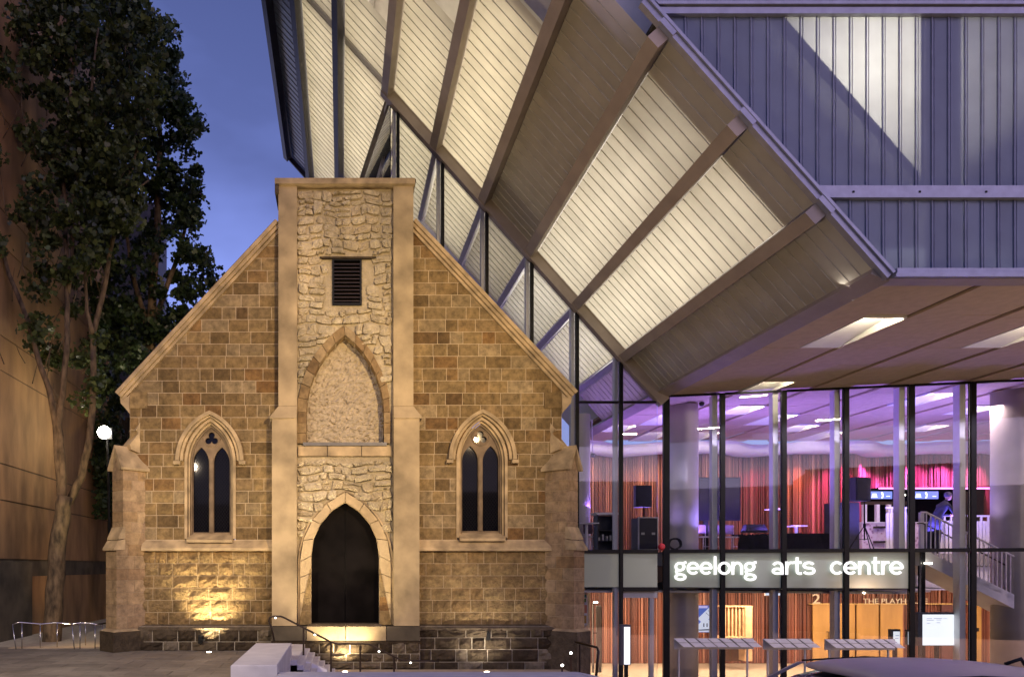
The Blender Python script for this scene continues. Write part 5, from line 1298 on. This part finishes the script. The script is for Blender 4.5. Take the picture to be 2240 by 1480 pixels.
def person(x, y, z, h, lean, label, cloth, hair, face=1, cap=False, arms=True):
    t = thing('person', (x, y, z), label, 'person'); s = h/1.8
    q = lambda a, b, c: (x+a*s*face, y+b*s, z+c*s); L_ = lean
    J = [(q(0, 0, .95), .14*s), (q(L_*.3, 0, 1.15), .13*s), (q(L_*.7, 0, 1.38), (.17*s, .12*s)), (q(L_*.9, 0, 1.52), .06*s), (q(L_*.98, 0, 1.57), .055*s),
         (q(.02, -.1, .9), .10*s), (q(.04, -.11, .5), .07*s), (q(0, -.11, .07), .05*s), (q(.14, -.11, .03), .04*s),
         (q(.0, .1, .9), .10*s), (q(-.06, .11, .5), .07*s), (q(-.12, .11, .07), .05*s), (q(.03, .11, .03), .04*s),
         (q(L_*.72, -.19, 1.40), .06*s), (q(L_*.7+.12, -.24, 1.14), .045*s), (q(L_*.7+.36, -.16, 1.08), .035*s),
         (q(L_*.72, .19, 1.40), .06*s), (q(L_*.7+.1, .24, 1.14), .045*s), (q(L_*.7+.34, .16, 1.12), .035*s)]
    E = [(0, 1), (1, 2), (2, 3), (3, 4), (0, 5), (5, 6), (6, 7), (7, 8), (0, 9), (9, 10), (10, 11), (11, 12), (2, 13), (13, 14), (14, 15), (2, 16), (16, 17), (17, 18)]
    skin_body('body', J, E, cloth, t)
    hx = L_*1.05
    hd = M(); hd.sm = True; c = q(hx+.02, 0, 1.56); hd.lathe(c, [(.035*s, 0), (.07*s, .03*s), (.082*s, .09*s), (.085*s, .14*s), (.075*s, .2*s), (.03*s, .235*s)], 14); hd.tube([q(hx+.09, 0, 1.67), q(hx+.115, 0, 1.65)], .014*s, 6)
    for sy in (-1, 1): hd.tube([q(hx+.02, sy*.083, 1.645), q(hx+.015, sy*.095, 1.68)], .014*s, 6); hd.tube([q(hx+.083, sy*.03, 1.675), q(hx+.093, sy*.03, 1.675)], .010*s, 5)
    hd.build('head', m_skin, t)
    hr = M(); hr.sm = True; c = q(hx, 0, 1.66); hr.lathe(c, [(.09*s, 0), (.097*s, .05*s), (.088*s, .11*s), (.04*s, .15*s)], 14)
    if cap: hr.pz([(q(hx+.05, -.06, 0)[0], y-.07*s), (q(hx+.2, -.04, 0)[0], y-.05*s), (q(hx+.2, .04, 0)[0], y+.05*s), (q(hx+.05, .06, 0)[0], y+.07*s)], c[2]+.03*s, c[2]+.045*s)
    else: hr.tube([q(hx-.06, 0, 1.74), q(hx-.09, 0, 1.6), q(hx-.08, 0, 1.42)], [.07*s, .075*s, .04*s], 8)
    hr.build('cap' if cap else 'hair', hair, t)
    for sy, (a, b, c_) in ((-1, (L_*.7+.36, -.16, 1.08)), (1, (L_*.7+.34, .16, 1.12))):
        hm = M(); hm.sm = True; hm.tube([q(a, b, c_), q(a+.05, b, c_), q(a+.09, b, c_-.005)], [.03*s, .04*s, .034*s], 8)
        for f in range(4): hm.tube([q(a+.08, b-.03+f*.02, c_), q(a+.13-abs(f-1.5)*.01, b-.03+f*.02, c_-.012), q(a+.155-abs(f-1.5)*.012, b-.03+f*.02, c_-.035)], .009*s, 5)
        hm.tube([q(a+.03, b+.03*sy*-1, c_), q(a+.07, b+.055*sy*-1, c_+.005)], .010*s, 5); hm.build('hand', m_skin, t)
    return t
person(X(2044, 22.7), 22.7, ZU, 1.86, .38, 'person in dark cap and dark clothes leaning forward at the stair head', m_navy, plain('dark_cap', (.05, .04, .08), .8), cap=True)
person(X(2096, 25.6), 25.6, ZU, 1.62, .12, 'person with long red hair behind the slatted balustrade', plain('black_dress', (.02, .012, .012), .9), m_red, face=-1)
# ================================================================== ALLEY WALL (left)
XW = -10.5
wall = thing('concrete_wall', (XW-.2, 30, -1), 'tall orange lit precast concrete wall at the left edge', 'wall')
zs = [2.5, 4.33, 5.45, 8.32, 9.4, 12.2, 13.3, 16.2, 17.3, 20.2, 21.3, 24.5]
ysq = [12, 17.2, 22.4, 27.6, 33]
for z0, z1 in zip(zs[:-1], zs[1:]):
    for y0, y1 in zip(ysq[:-1], ysq[1:]): M().box(XW-.2, XW+random.uniform(-.006, .006), y0+.008, y1-.008, z0+.02, z1-.02).build('precast_panel', m_conc, wall)
M().box(XW-.5, XW-.03, 12, 33, -1.2, 24.5).build('wall_core', m_dconc, wall)
M().box(XW-.2, XW+.10, 12, 24.6, -1, 2.42).build('base_panel', m_dconc, wall); M().box(XW-.2, XW-.01, 24.62, 33, -1, 1.95).build('base_panel', m_conc, wall)
M().box(XW-.4, -5.5, 33.0, 33.4, -1.2, 9).build('alley_end_wall', m_dconc, None, label='dark wall closing the alley between the church and concrete wall', cat='wall')
M().box(XW-.2, -8.6, 33.6, 36, -1.2, 19).build('slate_block_building', plain('slate_cladding', (.12, .12, .15), .7), None, label='dark slate building seen through the tree crown', cat='building')
# wall light
xl, zl, yl = X(228, 25.5), Z(945, 25.5), 25.5
t = thing('wall_floodlight', (xl, yl+.3, zl-.2), 'glaring white floodlight beside the tree trunk in the alley', 'floodlight')
m = M(); m.sm = True; m.lathe((xl, yl, zl-.16), [(.07, -.05), (.18, .02), (.24, .16), (.18, .30), (.07, .37)], 16); m.build('lamp_globe', emit('flood_lamp', (1, .93, .78), 60), t)
M().box(xl-.2, xl+.2, yl+.2, yl+.32, zl-.2, zl+.2).build('housing', m_black, t); M().tube([(xl, yl+.3, zl-.1), (xl, yl+.5, zl-2), (xl, yl+.6, -1)], .05, 8).build('pole', m_black, t)
pl = bpy.data.lights.new('alley_light', 'POINT'); pl.energy = 90; pl.color = (1, .80, .5); pl.shadow_soft_size = .2
po = bpy.data.objects.new('alley_light', pl); COL.objects.link(po); po.location = (xl, yl-.35, zl)
spot('alley_wall_light', (-8.6, 15.5, 5.5), (-10.7, 24.5, 6.4), 900, (1, .58, .22), 50, 1, .1)
spot('tree_uplight', (-7.6, 20.6, .2), (-8.2, 23, 11), 700, (1, .80, .40), 60, 1, .1)
spot('alley_uplight', (-8.2, 24.4, .4), (-10.6, 27, 5), 60, (1, .5, .18), 110, .9, .1)
# ================================================================== GROUND
ground = M(); GY = 60
M().box(-120, 120, -60, 11.4, -.35, -.05).build('road', m_asph, None, kind='structure')
M().box(-120, -.85, 14.6, 200, -1.4, -.03).build('plaza_bed', m_grout, None, kind='structure')
M().box(-120, -1.35, 11.4, 14.6, -.5, -.03).build('footpath', m_gconc, None, kind='structure')
M().box(1.5, 120, 11.4, 200, -2.2, -1.96).build('ground', m_gconc, None, kind='structure')
plaza = M().box(-14, -12, 14.7, 34, -.08, -.029).build('plaza_paving', m_pave, None, kind='structure')
yy = 14.7; r = 0; cnt = 0; extra = M()
cells = []
while yy < 20.6:
    d = .6; x = -10.4-(.45 if r % 2 else 0)
    while x < -.9:
        a, b = x, min(x+.9, -.87)
        if b-a > .1: cells.append((a, b, yy, yy+d))
        x += .9
    yy += d; r += 1
cells.sort(key=lambda c: c[2])
for k, (a, b, c, d) in enumerate(cells):
    m = M().box(a+.007, b-.007, c+.012, d-.012, -.029, .0+random.uniform(-.0015, .0015)); 
    m.build('paver', m_pave, plaza)
# ramp beyond the railing with pale upstands
m_pale = plain('pale_sand_concrete', (.55, .44, .28), .8, var=.08, bump=.1)
ramp_t = thing('ramp', (-8.2, 22, -.2), 'pale concrete ramp with low upstands behind the steel railing', 'ramp')
M().box(X(20, 20.4), X(228, 20.4), 20.35, 20.75, -.03, .012).build('ramp_edge', m_pale, ramp_t)
M().add([(X(50, 20.6), 20.7, .0), (X(228, 20.6), 20.7, .0), (-6.6, 27, -.5), (-9.5, 27, -.5)], [(0, 1, 2, 3)]).build('ramp_surface', m_pale, ramp_t)
pa = [P(52, 1418, 20.9), P(92, 1418, 21.6), P(125, 1410, 22.3), P(228, 1408.5, 23.2)]
for a, b in zip(pa[:-1], pa[1:]):
    M().hexa([(a[0], a[1], -.6), (b[0], b[1], -.6), (b[0], b[1]+.15, -.6), (a[0], a[1]+.15, -.6), (a[0], a[1], a[2]+.02), (b[0], b[1], b[2]+.02), (b[0], b[1]+.15, b[2]+.02), (a[0], a[1]+.15, a[2]+.02)]).build('upstand', m_pale, ramp_t)
spot('ramp_light', (-7.2, 21.2, 1.0), (-7.8, 21.6, -.2), 30, (1, .62, .3), 150, .9, .08)
# steel railing
rl = thing('steel_railing', (-8, 20.6, 0), 'thin stainless steel railing guarding the ramp left of the church', 'railing')
top = [P(27, 1364, 20.1), P(43, 1360, 20.2), P(90, 1364, 20.4), P(120, 1361, 20.6), P(160, 1363, 20.6)]
m = M(); m.sm = True; m.tube(top, .019, 8); m.build('top_rail', m_steel, rl)
m = M(); m.sm = True; m.tube([P(157, 1364, 20.1), P(175, 1361.5, 20.3), P(195, 1362, 20.3), P(212, 1365, 20.3), P(236, 1361.5, 20.6)], .024, 8); m.build('top_rail', m_steel, rl)
for (u0, v0, u1, v1, y) in ((27, 1364, 37, 1432, 20.1), (48, 1361, 48, 1430, 20.2), (88, 1364, 88, 1429, 20.4), (125, 1361, 125, 1424, 20.6), (157, 1364, 164, 1432, 20.1), (175, 1362, 175, 1430, 20.2), (187, 1362, 187, 1410, 20.9), (208, 1365, 208, 1430, 20.3), (224, 1364, 224, 1405, 21)):
    m = M(); m.sm = True; m.tube([P(u0, v0, y), P(u1, v1, y)], .017, 8); m.build('post', m_steel, rl)
# ---------------- white plinth block and the low white walls, steps and stair rail
ZBk = .6; yf = (CZ-ZBk)*F/(1454-V0); yb = (CZ-ZBk)*F/(1405.5-V0); xl_ = X(504.5, yf); xr_ = X(606, yf)
def bevbox(x0, x1, y0, y1, z0, z1, mat, name, parent=None, b=.012, **k):
    m = M(); m.hexa([(x0, y0, z0), (x1, y0, z0), (x1, y1, z0), (x0, y1, z0), (x0, y0, z1-b), (x1, y0, z1-b), (x1, y1, z1-b), (x0, y1, z1-b)])
    m.add([(x0, y0, z1-b), (x1, y0, z1-b), (x1, y1, z1-b), (x0, y1, z1-b), (x0+b, y0+b, z1), (x1-b, y0+b, z1), (x1-b, y1-b, z1), (x0+b, y1-b, z1)], [(0, 1, 5, 4), (1, 2, 6, 5), (2, 3, 7, 6), (3, 0, 4, 7), (4, 5, 6, 7)])
    return m.build(name, mat, parent, **k)
bevbox(xl_, xr_, yf, yb, -.4, ZBk, m_white, 'white_block', None, label='white rendered concrete block with flat top in front of the church', cat='concrete block')
yw = (CZ-.45)*F/(1468-V0)
bevbox(xr_+.004, X(1262, yw), yw-.55, yw, -.6, .45, m_white, 'low_white_wall', None, label='long low white wall along the bottom edge of the view', cat='wall')
o = M().hexa([(X(1262, yw)+.005, yw-.55, -1.9), (X(1262, yw)+1.6, yw-2.0, -1.9), (X(1262, yw)+1.95, yw-1.7, -1.9), (X(1262, yw)+.005, yw, -1.9), (X(1262, yw)+.005, yw-.55, .45), (X(1262, yw)+1.6, yw-2.0, .15), (X(1262, yw)+1.95, yw-1.7, .15), (X(1262, yw)+.005, yw, .45)]).build('angled_white_wall', m_white, None, label='short white wall falling towards the parked car', cat='wall')
st = thing('stone_steps', (-.6, 17.5, -.6), 'pale steps descending beside the white block towards the door base', 'steps')
for k in range(9):
    a = X(632, 16.6)-.05+k*.13*1.0; M().box(a-.1, a+.30, 15.6, 18.9, -.9, .27-k*.105).build('step', m_white, st)
o = M().prism([(X(634, 16.9)-.1, Z(1424, 16.9)), (X(716, 16.9), Z(1462, 16.9)), (X(716, 16.9), Z(1475, 16.9)), (X(634, 16.9)-.1, Z(1440, 16.9))], 16.75, 16.95).build('stair_coping', m_wpaint, st); recalc(o)
M().box(X(700, 17.5), X(1290, 17.5), 15.2, 19.45, -1.0, -.46).build('door_landing', m_pale, None, label='pale landing in front of the church door base', cat='landing')
yh = 17.4
hr = thing('stair_handrail', (-.4, yh, -.3), 'dark bronze stair handrail with tiny lights below the church door', 'handrail')
pts = [(600, 1400), (594, 1372), (588, 1358), (590, 1350), (597, 1347), (614, 1347), (622, 1350), (722, 1402), (737, 1407), (805, 1407.5), (812, 1410), (879, 1443), (960, 1445)]
m = M(); m.sm = True; m.tube([P(u, v, yh) for u, v in pts], .023, 8); m.build('rail', m_bronze, hr)
for u, v0, v1 in ((664, 1373, 1443), (724, 1403, 1468), (788, 1407, 1470), (862, 1437, 1472)):
    m = M(); m.box(X(u, yh)-.022, X(u, yh)+.022, yh-.02, yh+.02, Z(v1, yh), Z(v0, yh)); m.build('post', m_bronze, hr)
m_tiny = emit('tiny_led', (1, .95, .85), 14)
for u, v in ((603, 1350), (689, 1387), (829, 1423.5), (898, 1448)):
    m = M(); m.sm = True; m.lathe((X(u, yh), yh-.03, Z(v, yh)-.025), [(.006, .008), (.02, .016), (.02, .032), (.006, .04)], 10); m.build('rail_light', m_tiny, hr)
# in-ground uplights
def uplight(x, y, z, tgt, power, label, size=110, col=(1, .80, .50)):
    t = thing('ground_uplight', (x, y, z), label, 'uplight', 'uplights at the foot of the church')
    m = M(); m.lathe((x, y, z), [(.10, 0), (.10, .012), (.075, .014)], 20); m.build('rim', m_steel, t)
    m = M(); m.lathe((x, y, z+.014), [(.07, 0), (.06, .006)], 16); m.build('lens', emit('uplight_lens', (1, .85, .6), 25), t)
    spot('uplight_beam', (x, y, z+.05), tgt, power, col, size, .8, .05)
uplight(X(457, 19.35), 19.35, 0, (X(457, 19.35), 20.0, 2.3), 1100*UPL, 'glowing ground uplight before the left wall of the church', 86)
uplight(X(755, 18.95), 18.95, -.46, (X(755, 19.0), 19.55, .8), 650*UPL, 'glowing ground uplight below the church door', 100)
uplight(X(1065, 18.9), 18.9, -.46, (X(1065, 19), 19.9, 1.0), 230*UPL, 'ground uplight at the dark plinth of the right wall', 110, (1, .85, .7))
spot('door_soffit_beam', (X(755, 17.9), 17.9, -.4), (X(755, 19.9), 20, 3.4), 420*UPL, (1, .78, .46), 44, .5, .05)
for u, v in ((1249, 1427), (1230, 1454)):
    y = 18.0; m = M(); m.sm = True; m.lathe((X(u, y), y, Z(v, y)-.03), [(.01, 0), (.035, .02), (.035, .04), (.01, .06)], 10)
    m.build('bollard_light', m_tiny, None, label='tiny white light low before the right buttress, '+('upper of the two' if v < 1440 else 'lower of the two'), cat='light', group='tiny lights before the right buttress')
    M().box(X(u, y)-.02, X(u, y)+.02, y+.0, y+.03, -.46, Z(v, y)-.03).build('light_stem', m_bronze, None, label='thin dark stem under the '+('upper' if v < 1440 else 'lower')+' tiny light by the right buttress', cat='post')
# side handrail to the right of the church
hr2 = thing('side_handrail', (X(1300, 17), 17, -1.5), 'dark handrail sloping down right of the church plinth', 'handrail')
m = M(); m.sm = True; m.tube([P(1258, 1403, 17), P(1306, 1415, 16.6), P(1309, 1424, 16.5), P(1302, 1500, 16.5)], .03, 8); m.build('rail', m_bronze, hr2)
M().tube([P(1268, 1408, 17), P(1268, 1500, 17)], .02, 6).build('post', m_bronze, hr2)
# ================================================================== CAR
def car(xc, yc, zg, label):
    t = thing('parked_car', (xc, yc, zg), label, 'car')
    paint = plain('taupe_car_paint', (.58, .48, .45), .35, metal=.2, var=.03, bump=0); m_win = plain('car_window', (.012, .012, .016), .06, bump=0, spec=.8); m_tyre = plain('tyre_rubber', (.02, .02, .02), .9)
    def loft(name, st, mat, parent=t, lev=2, close=True):
        n = len(st[0][1]); vs = []; fs = []
        for x, rg in st: vs += [(xc+x, yc+a, zg+b) for a, b in rg]
        for i in range(len(st)-1):
            for k in range(n): fs.append((i*n+k, i*n+(k+1) % n, (i+1)*n+(k+1) % n, (i+1)*n+k))
        fs += [tuple(range(n)), tuple(range((len(st)-1)*n, len(st)*n))[::-1]]
        m = M().add(vs, fs); m.sm = True; o = m.build(name, mat, parent); recalc(o)
        if lev: o.modifiers.new('s', 'SUBSURF').render_levels = lev; o.modifiers['s'].levels = lev
        return o
    def ring(w, zb, zt, wt): return [(-w+.08, zb), (-w, zb+.12), (-w, (zb+zt)/2), (-w+.02, zt-.06), (-wt, zt), (0, zt+.02), (wt, zt), (w-.02, zt-.06), (w, (zb+zt)/2), (w, zb+.12), (w-.08, zb)]
    body = loft('body', [(x, ring(w, .25, z, w-.1)) for x, z, w in ((-2.26, .55, .66), (-2.22, .66, .74), (-2.05, .80, .83), (-1.6, .90, .88), (-1.0, .98, .90), (-.3, 1.0, .90), (.6, 1.0, .90), (1.4, 1.0, .89), (1.9, .99, .86), (2.15, .93, .80), (2.25, .7, .72))], paint)
    # dark glasshouse, painted roof and pillars
    gl = lambda x0, z, w, wt: (x0, [(-w, .96), (-w+.02, 1.0), (-(w+wt)/2, (z+1)/2), (-wt, z), (0, z+.01), (wt, z), ((w+wt)/2, (z+1)/2), (w-.02, 1.0), (w, .96)])
    cab = loft('cabin_glass', [gl(-1.12, 1.0, .76, .70), gl(-.72, 1.2, .80, .70), gl(-.30, 1.385, .82, .66), gl(.4, 1.41, .83, .66), (gl(1.1, 1.38, .82, .66)), gl(1.55, 1.25, .80, .68), gl(1.95, 1.0, .74, .68)], m_win, lev=1)
    rr = lambda x, z, w: (x, [(-w, z-.045), (-w-.015, z-.02), (-w+.06, z+.012), (-w*.5, z+.035), (0, z+.04), (w*.5, z+.035), (w-.06, z+.012), (w+.015, z-.02), (w, z-.045), (0, z-.03)])
    loft('roof', [rr(-.46, 1.36, .60), rr(-.34, 1.40, .66), (rr(0, 1.425, .69)), rr(.5, 1.435, .69), rr(1.0, 1.42, .68), rr(1.3, 1.385, .66), rr(1.46, 1.345, .62)], paint, lev=2)
    for s in (-1, 1):
        for nm, a, b_ in (('front_pillar', (-1.10, .78, 1.0), (-.40, .67, 1.385)), ('centre_pillar', (.36, .85, 1.0), (.36, .69, 1.40)), ('rear_pillar', (1.86, .77, 1.0), (1.34, .66, 1.37)), ('belt_trim', (-1.0, .875, 1.0), (1.8, .86, 1.0))):
            M().beam((xc+a[0], yc+s*a[1], zg+a[2]), (xc+b_[0], yc+s*b_[1], zg+b_[2]), (1, 0, 0) if nm != 'belt_trim' else (0, 0, 1), .035 if nm != 'belt_trim' else .012, (0, 1, 0), .012).build(nm, paint if nm != 'belt_trim' else m_steel, t)
        M().tube([(xc-.38, yc+s*.68, zg+1.40), (xc+.3, yc+s*.71, zg+1.432), (xc+1.3, yc+s*.68, zg+1.385)], .010, 6).build('roof_gutter', m_black, t)
        for wx_ in (-1.4, 1.4):
            c = (xc+wx_, yc+s*.82, zg+.33)
            m = M(); m.tube([(c[0], c[1]-.11, c[2]), (c[0], c[1]+.11, c[2])], .33, 28); w_ = m.build('wheel', m_tyre, t)
            m = M(); m.tube([(c[0], c[1]+s*.105, c[2]), (c[0], c[1]+s*.118, c[2])], .21, 20); m.build('rim', m_steel, w_)
        m = M(); m.sm = True; m.lathe((xc-.78, yc+s*.98, zg+1.0), [(.03, 0), (.08, .03), (.09, .08), (.07, .13), (.02, .15)], 12); m.build('wing_mirror', paint, t)
        M().box(xc-2.24, xc-2.12, yc+s*.45, yc+s*.72, zg+.58, zg+.68).build('headlight', m_steel, t); M().box(xc+2.14, xc+2.25, yc+s*.45, yc+s*.7, zg+.72, zg+.84).build('tail_light', plain('tail_lens', (.3, .01, .01), .2, bump=0), t)
    m = M(); m.sm = True; m.tube([(xc+1.15, yc, zg+1.45), (xc+1.3, yc, zg+1.50), (xc+1.34, yc, zg+1.44)], .018, 6); m.build('roof_antenna', m_black, t)
    return t
car(5.25, 7.05, -.13, 'taupe car in the street with its roof reaching into the bottom right corner')
# ================================================================== TREES
def leafmesh(name, pts, size, mat, parent, rs):
    """one mesh of many small lobed leaves"""
    n = len(pts); base = np.array([(0, 0), (.28, .02), (.50, .30), (.26, .40), (.34, .78), (0, 1.0), (-.34, .78), (-.26, .40), (-.50, .30), (-.28, .02)])
    k = len(base); ang = rs.uniform(0, 2*np.pi, n); tilt = rs.uniform(-1.1, 1.1, n); yaw = rs.uniform(0, 2*np.pi, n); sc = size*rs.uniform(.6, 1.25, n)
    bx, bz = base[:, 0], base[:, 1]-.4
    x = bx[None]*np.cos(ang)[:, None]-bz[None]*np.sin(ang)[:, None]; z = bx[None]*np.sin(ang)[:, None]+bz[None]*np.cos(ang)[:, None]
    y = z*np.sin(tilt)[:, None]+np.abs(bx)[None]*.25; z = z*np.cos(tilt)[:, None]
    X_ = x*np.cos(yaw)[:, None]-y*np.sin(yaw)[:, None]; Y_ = x*np.sin(yaw)[:, None]+y*np.cos(yaw)[:, None]
    V = np.stack([X_, Y_, z], -1)*sc[:, None, None]+pts[:, None, :]
    me = bpy.data.meshes.new(name); me.vertices.add(n*k); me.vertices.foreach_set('co', (V-np.array(ORG[parent.name])).reshape(-1))
    me.loops.add(n*k); me.loops.foreach_set('vertex_index', np.arange(n*k)); me.polygons.add(n); me.polygons.foreach_set('loop_start', np.arange(n)*k); me.polygons.foreach_set('loop_total', np.full(n, k)); me.update(calc_edges=True)
    me.materials.append(mat); ob = bpy.data.objects.new(name, me); COL.objects.link(ob); ob.parent = parent; ob['kind'] = 'stuff'; ORG[ob.name] = ORG[parent.name]; return ob
def leafmat(name, c0, c1):
    m, t, p = mat_new(name); l = t.links.new; t.nodes.remove(p); o = t.nodes['Material Output']; g = nd(t, 'ShaderNodeNewGeometry')
    r = ramp(t, [(0, c0), (.8, c1), (1, tuple(min(1, q*1.6) for q in c1))]); l(g.outputs['Random Per Island'], r.inputs[0])
    d = nd(t, 'ShaderNodeBsdfPrincipled'); d.inputs['Roughness'].default_value = .45; tr = nd(t, 'ShaderNodeBsdfTranslucent'); l(r.outputs[0], d.inputs['Base Color']); l(r.outputs[0], tr.inputs[0])
    m1 = nd(t, 'ShaderNodeMixShader'); m1.inputs[0].default_value = .25; l(d.outputs[0], m1.inputs[1]); l(tr.outputs[0], m1.inputs[2]); l(m1.outputs[0], o.inputs[0]); return m
m_leafa = leafmat('plane_leaf', (.018, .035, .010), (.075, .10, .028)); m_leafb = leafmat('plane_leaf_dark', (.014, .03, .01), (.035, .06, .02))
def inpoly(u, v, poly):
    c = False; n = len(poly); j = n-1
    for i in range(n):
        a, b = poly[i], poly[j]
        if (a[1] > v) != (b[1] > v) and u < (b[0]-a[0])*(v-a[1])/(b[1]-a[1])+a[0]: c = not c
        j = i
    return c
def crown(parent, outline, y, dy, nclump, nleaf, cr, mat, seed, size, dens=None, br=None):
    rs = np.random.RandomState(seed); us = [p[0] for p in outline]; vs_ = [p[1] for p in outline]; out = []; cen = []
    while len(cen) < nclump:
        u, v = rs.uniform(min(us), max(us)), rs.uniform(min(vs_), max(vs_))
        if not inpoly(u, v, outline): continue
        if dens and rs.rand() > dens(u, v): continue
        yy = y+rs.uniform(-dy, dy); cen.append(((u-U0)*yy/F, yy, CZ+(V0-v)*yy/F))
    for c in cen:
        k = int(nleaf*rs.uniform(.5, 1.5)); r = cr*rs.uniform(.6, 1.3)
        d = rs.normal(size=(k, 3)); d /= np.linalg.norm(d, axis=1)[:, None]; d *= (rs.rand(k)**.5)[:, None]*r; d[:, 2] *= .8; out.append(np.array(c)+d)
    leafmesh('crown', np.concatenate(out), size, mat, parent, rs); return cen
def limb(par, pts, r0, r1, y, name='limb', n=8):
    m = M(); m.sm = True; k = len(pts); P3 = []
    for i, q in enumerate(pts): yy = q[2] if len(q) > 2 else y; P3.append(Vector(P(q[0], q[1], yy)))
    sub = []; rr = []
    for i in range(k-1):
        for j in range(3):
            tt = j/3; sub.append(P3[i].lerp(P3[i+1], tt)+Vector((random.uniform(-1, 1), random.uniform(-1, 1), 0))*r0*.12); rr.append(r0+(r1-r0)*(i+tt)/(k-1))
    sub.append(P3[-1]); rr.append(r1); m.tube(sub, rr, n); return m.build(name, m_bark, par)
ty = 22.6
tree1 = thing('plane_tree', P(118, 1405, ty), 'tall plane tree with forked pale stems growing before the concrete wall', 'tree', 'trees in the alley')
limb(tree1, [(112, 1425), (116, 1330), (125, 1220), (134, 1140), (143, 1085)], .29, .23, ty, 'trunk', 12)
limb(tree1, [(134, 1100), (128, 1020), (122, 930), (108, 850), (85, 790), (60, 700), (20, 600), (0, 520), (-20, 420)], .12, .05, ty)
limb(tree1, [(138, 1100), (135, 1000), (128, 930), (140, 830), (148, 740), (146, 640), (144, 520), (140, 400), (150, 260), (165, 100)], .125, .045, ty)
limb(tree1, [(150, 1100), (178, 1040), (192, 980), (202, 900), (205, 800), (203, 730), (222, 660), (240, 560), (262, 450), (300, 330), (330, 200)], .14, .045, ty+.6)
limb(tree1, [(150, 640), (158, 560), (160, 440), (175, 330), (200, 200), (215, 60)], .07, .03, ty)
limb(tree1, [(203, 730), (190, 680), (186, 600), (200, 480), (215, 350)], .07, .03, ty+.4)
limb(tree1, [(262, 450), (290, 420), (325, 395)], .05, .025, ty+.6)
tw = M(); tw.sm = True
rt = random.Random(4)
for k in range(90):
    u, v = rt.uniform(0, 330), rt.uniform(60, 900); 
    if u > 240 and v > 500: continue
    du, dv = rt.uniform(-35, 45), -rt.uniform(30, 110); yy = ty+rt.uniform(-.8, 1.2)
    tw.tube([P(u, v, yy), P(u+du*.5+rt.uniform(-6, 6), v+dv*.5, yy), P(u+du, v+dv, yy+.2)], [.018, .012, .006], 5)
tw.build('twigs', m_bark, tree1, kind='stuff')
o1 = [(-60, -80), (330, -80), (330, 60), (345, 200), (320, 420), (270, 520), (250, 700), (230, 900), (150, 860), (60, 800), (-60, 780)]
def d1(u, v): return (.30 if u < 70 else .75)*(1 if v < 560 else .38)*(.6 if u < 150 and v > 350 else 1)
crown(tree1, o1, ty+.3, 1.5, 215, 85, .50, m_leafa, 3, .17, d1)
tree2 = thing('plane_tree', P(330, 1300, 29), 'dense dark plane tree rising behind the left roof slope of the church', 'tree', 'trees in the alley')
limb(tree2, [(330, 1310), (330, 1100), (335, 900), (330, 700)], .3, .2, 28, 'trunk', 10)
limb(tree2, [(330, 700), (345, 500), (350, 300), (340, 100)], .18, .05, 28); limb(tree2, [(330, 720), (390, 560), (430, 400)], .13, .04, 28); limb(tree2, [(330, 740), (290, 600), (260, 400)], .13, .04, 28)
o2 = [(190, -80), (300, -80), (318, 15), (352, 25), (372, 60), (372, 95), (402, 92), (398, 150), (398, 215), (432, 255), (432, 320), (405, 350), (432, 370), (425, 430), (450, 490), (452, 560), (440, 600), (478, 590), (478, 625), (440, 670), (330, 790), (270, 850), (245, 880), (215, 860), (190, 700)]
crown(tree2, o2, 27.8, 1.3, 255, 90, .50, m_leafb, 5, .18, lambda u, v: .55 if 250 < u < 330 and 380 < v < 560 else 1)
tree3 = thing('plane_tree', P(262, 1150, 31), 'dark foliage mass low in the alley behind the floodlight', 'tree', 'trees in the alley')
limb(tree3, [(262, 1330), (262, 1100), (258, 900)], .2, .12, 31, 'trunk', 8)
crown(tree3, [(205, 640), (330, 700), (280, 860), (262, 900), (262, 1100), (215, 1130), (190, 1000)], 31, .8, 60, 90, .6, m_leafb, 9, .2)
# ================================================================== ACROSS THE STREET (seen only mirrored in the glass)
opp = thing('street_building', (6, -24, -.05), 'dark low buildings across the street seen mirrored as a skyline in the foyer glass', 'building')
m_opp = plain('dusky_masonry', (.10, .085, .075), .9)
for a, b, h in ((-34, -14, 9), (-14, -3, 7.5), (-3, 9, 10.4), (9, 20, 8.6), (20, 30, 9.8), (30, 48, 8)):
    M().box(a+.01, b-.01, -30, -24, -.05, h).build('facade_block', m_opp, opp); M().box(a, b, -24, -23.85, h, h+.3).build('parapet', m_opp, opp)
    for k in range(int((b-a)/2.6)):
        M().box(a+.8+k*2.6, a+2.0+k*2.6, -24, -23.96, 4.2, 6).build('window', m_win if False else m_black, opp)
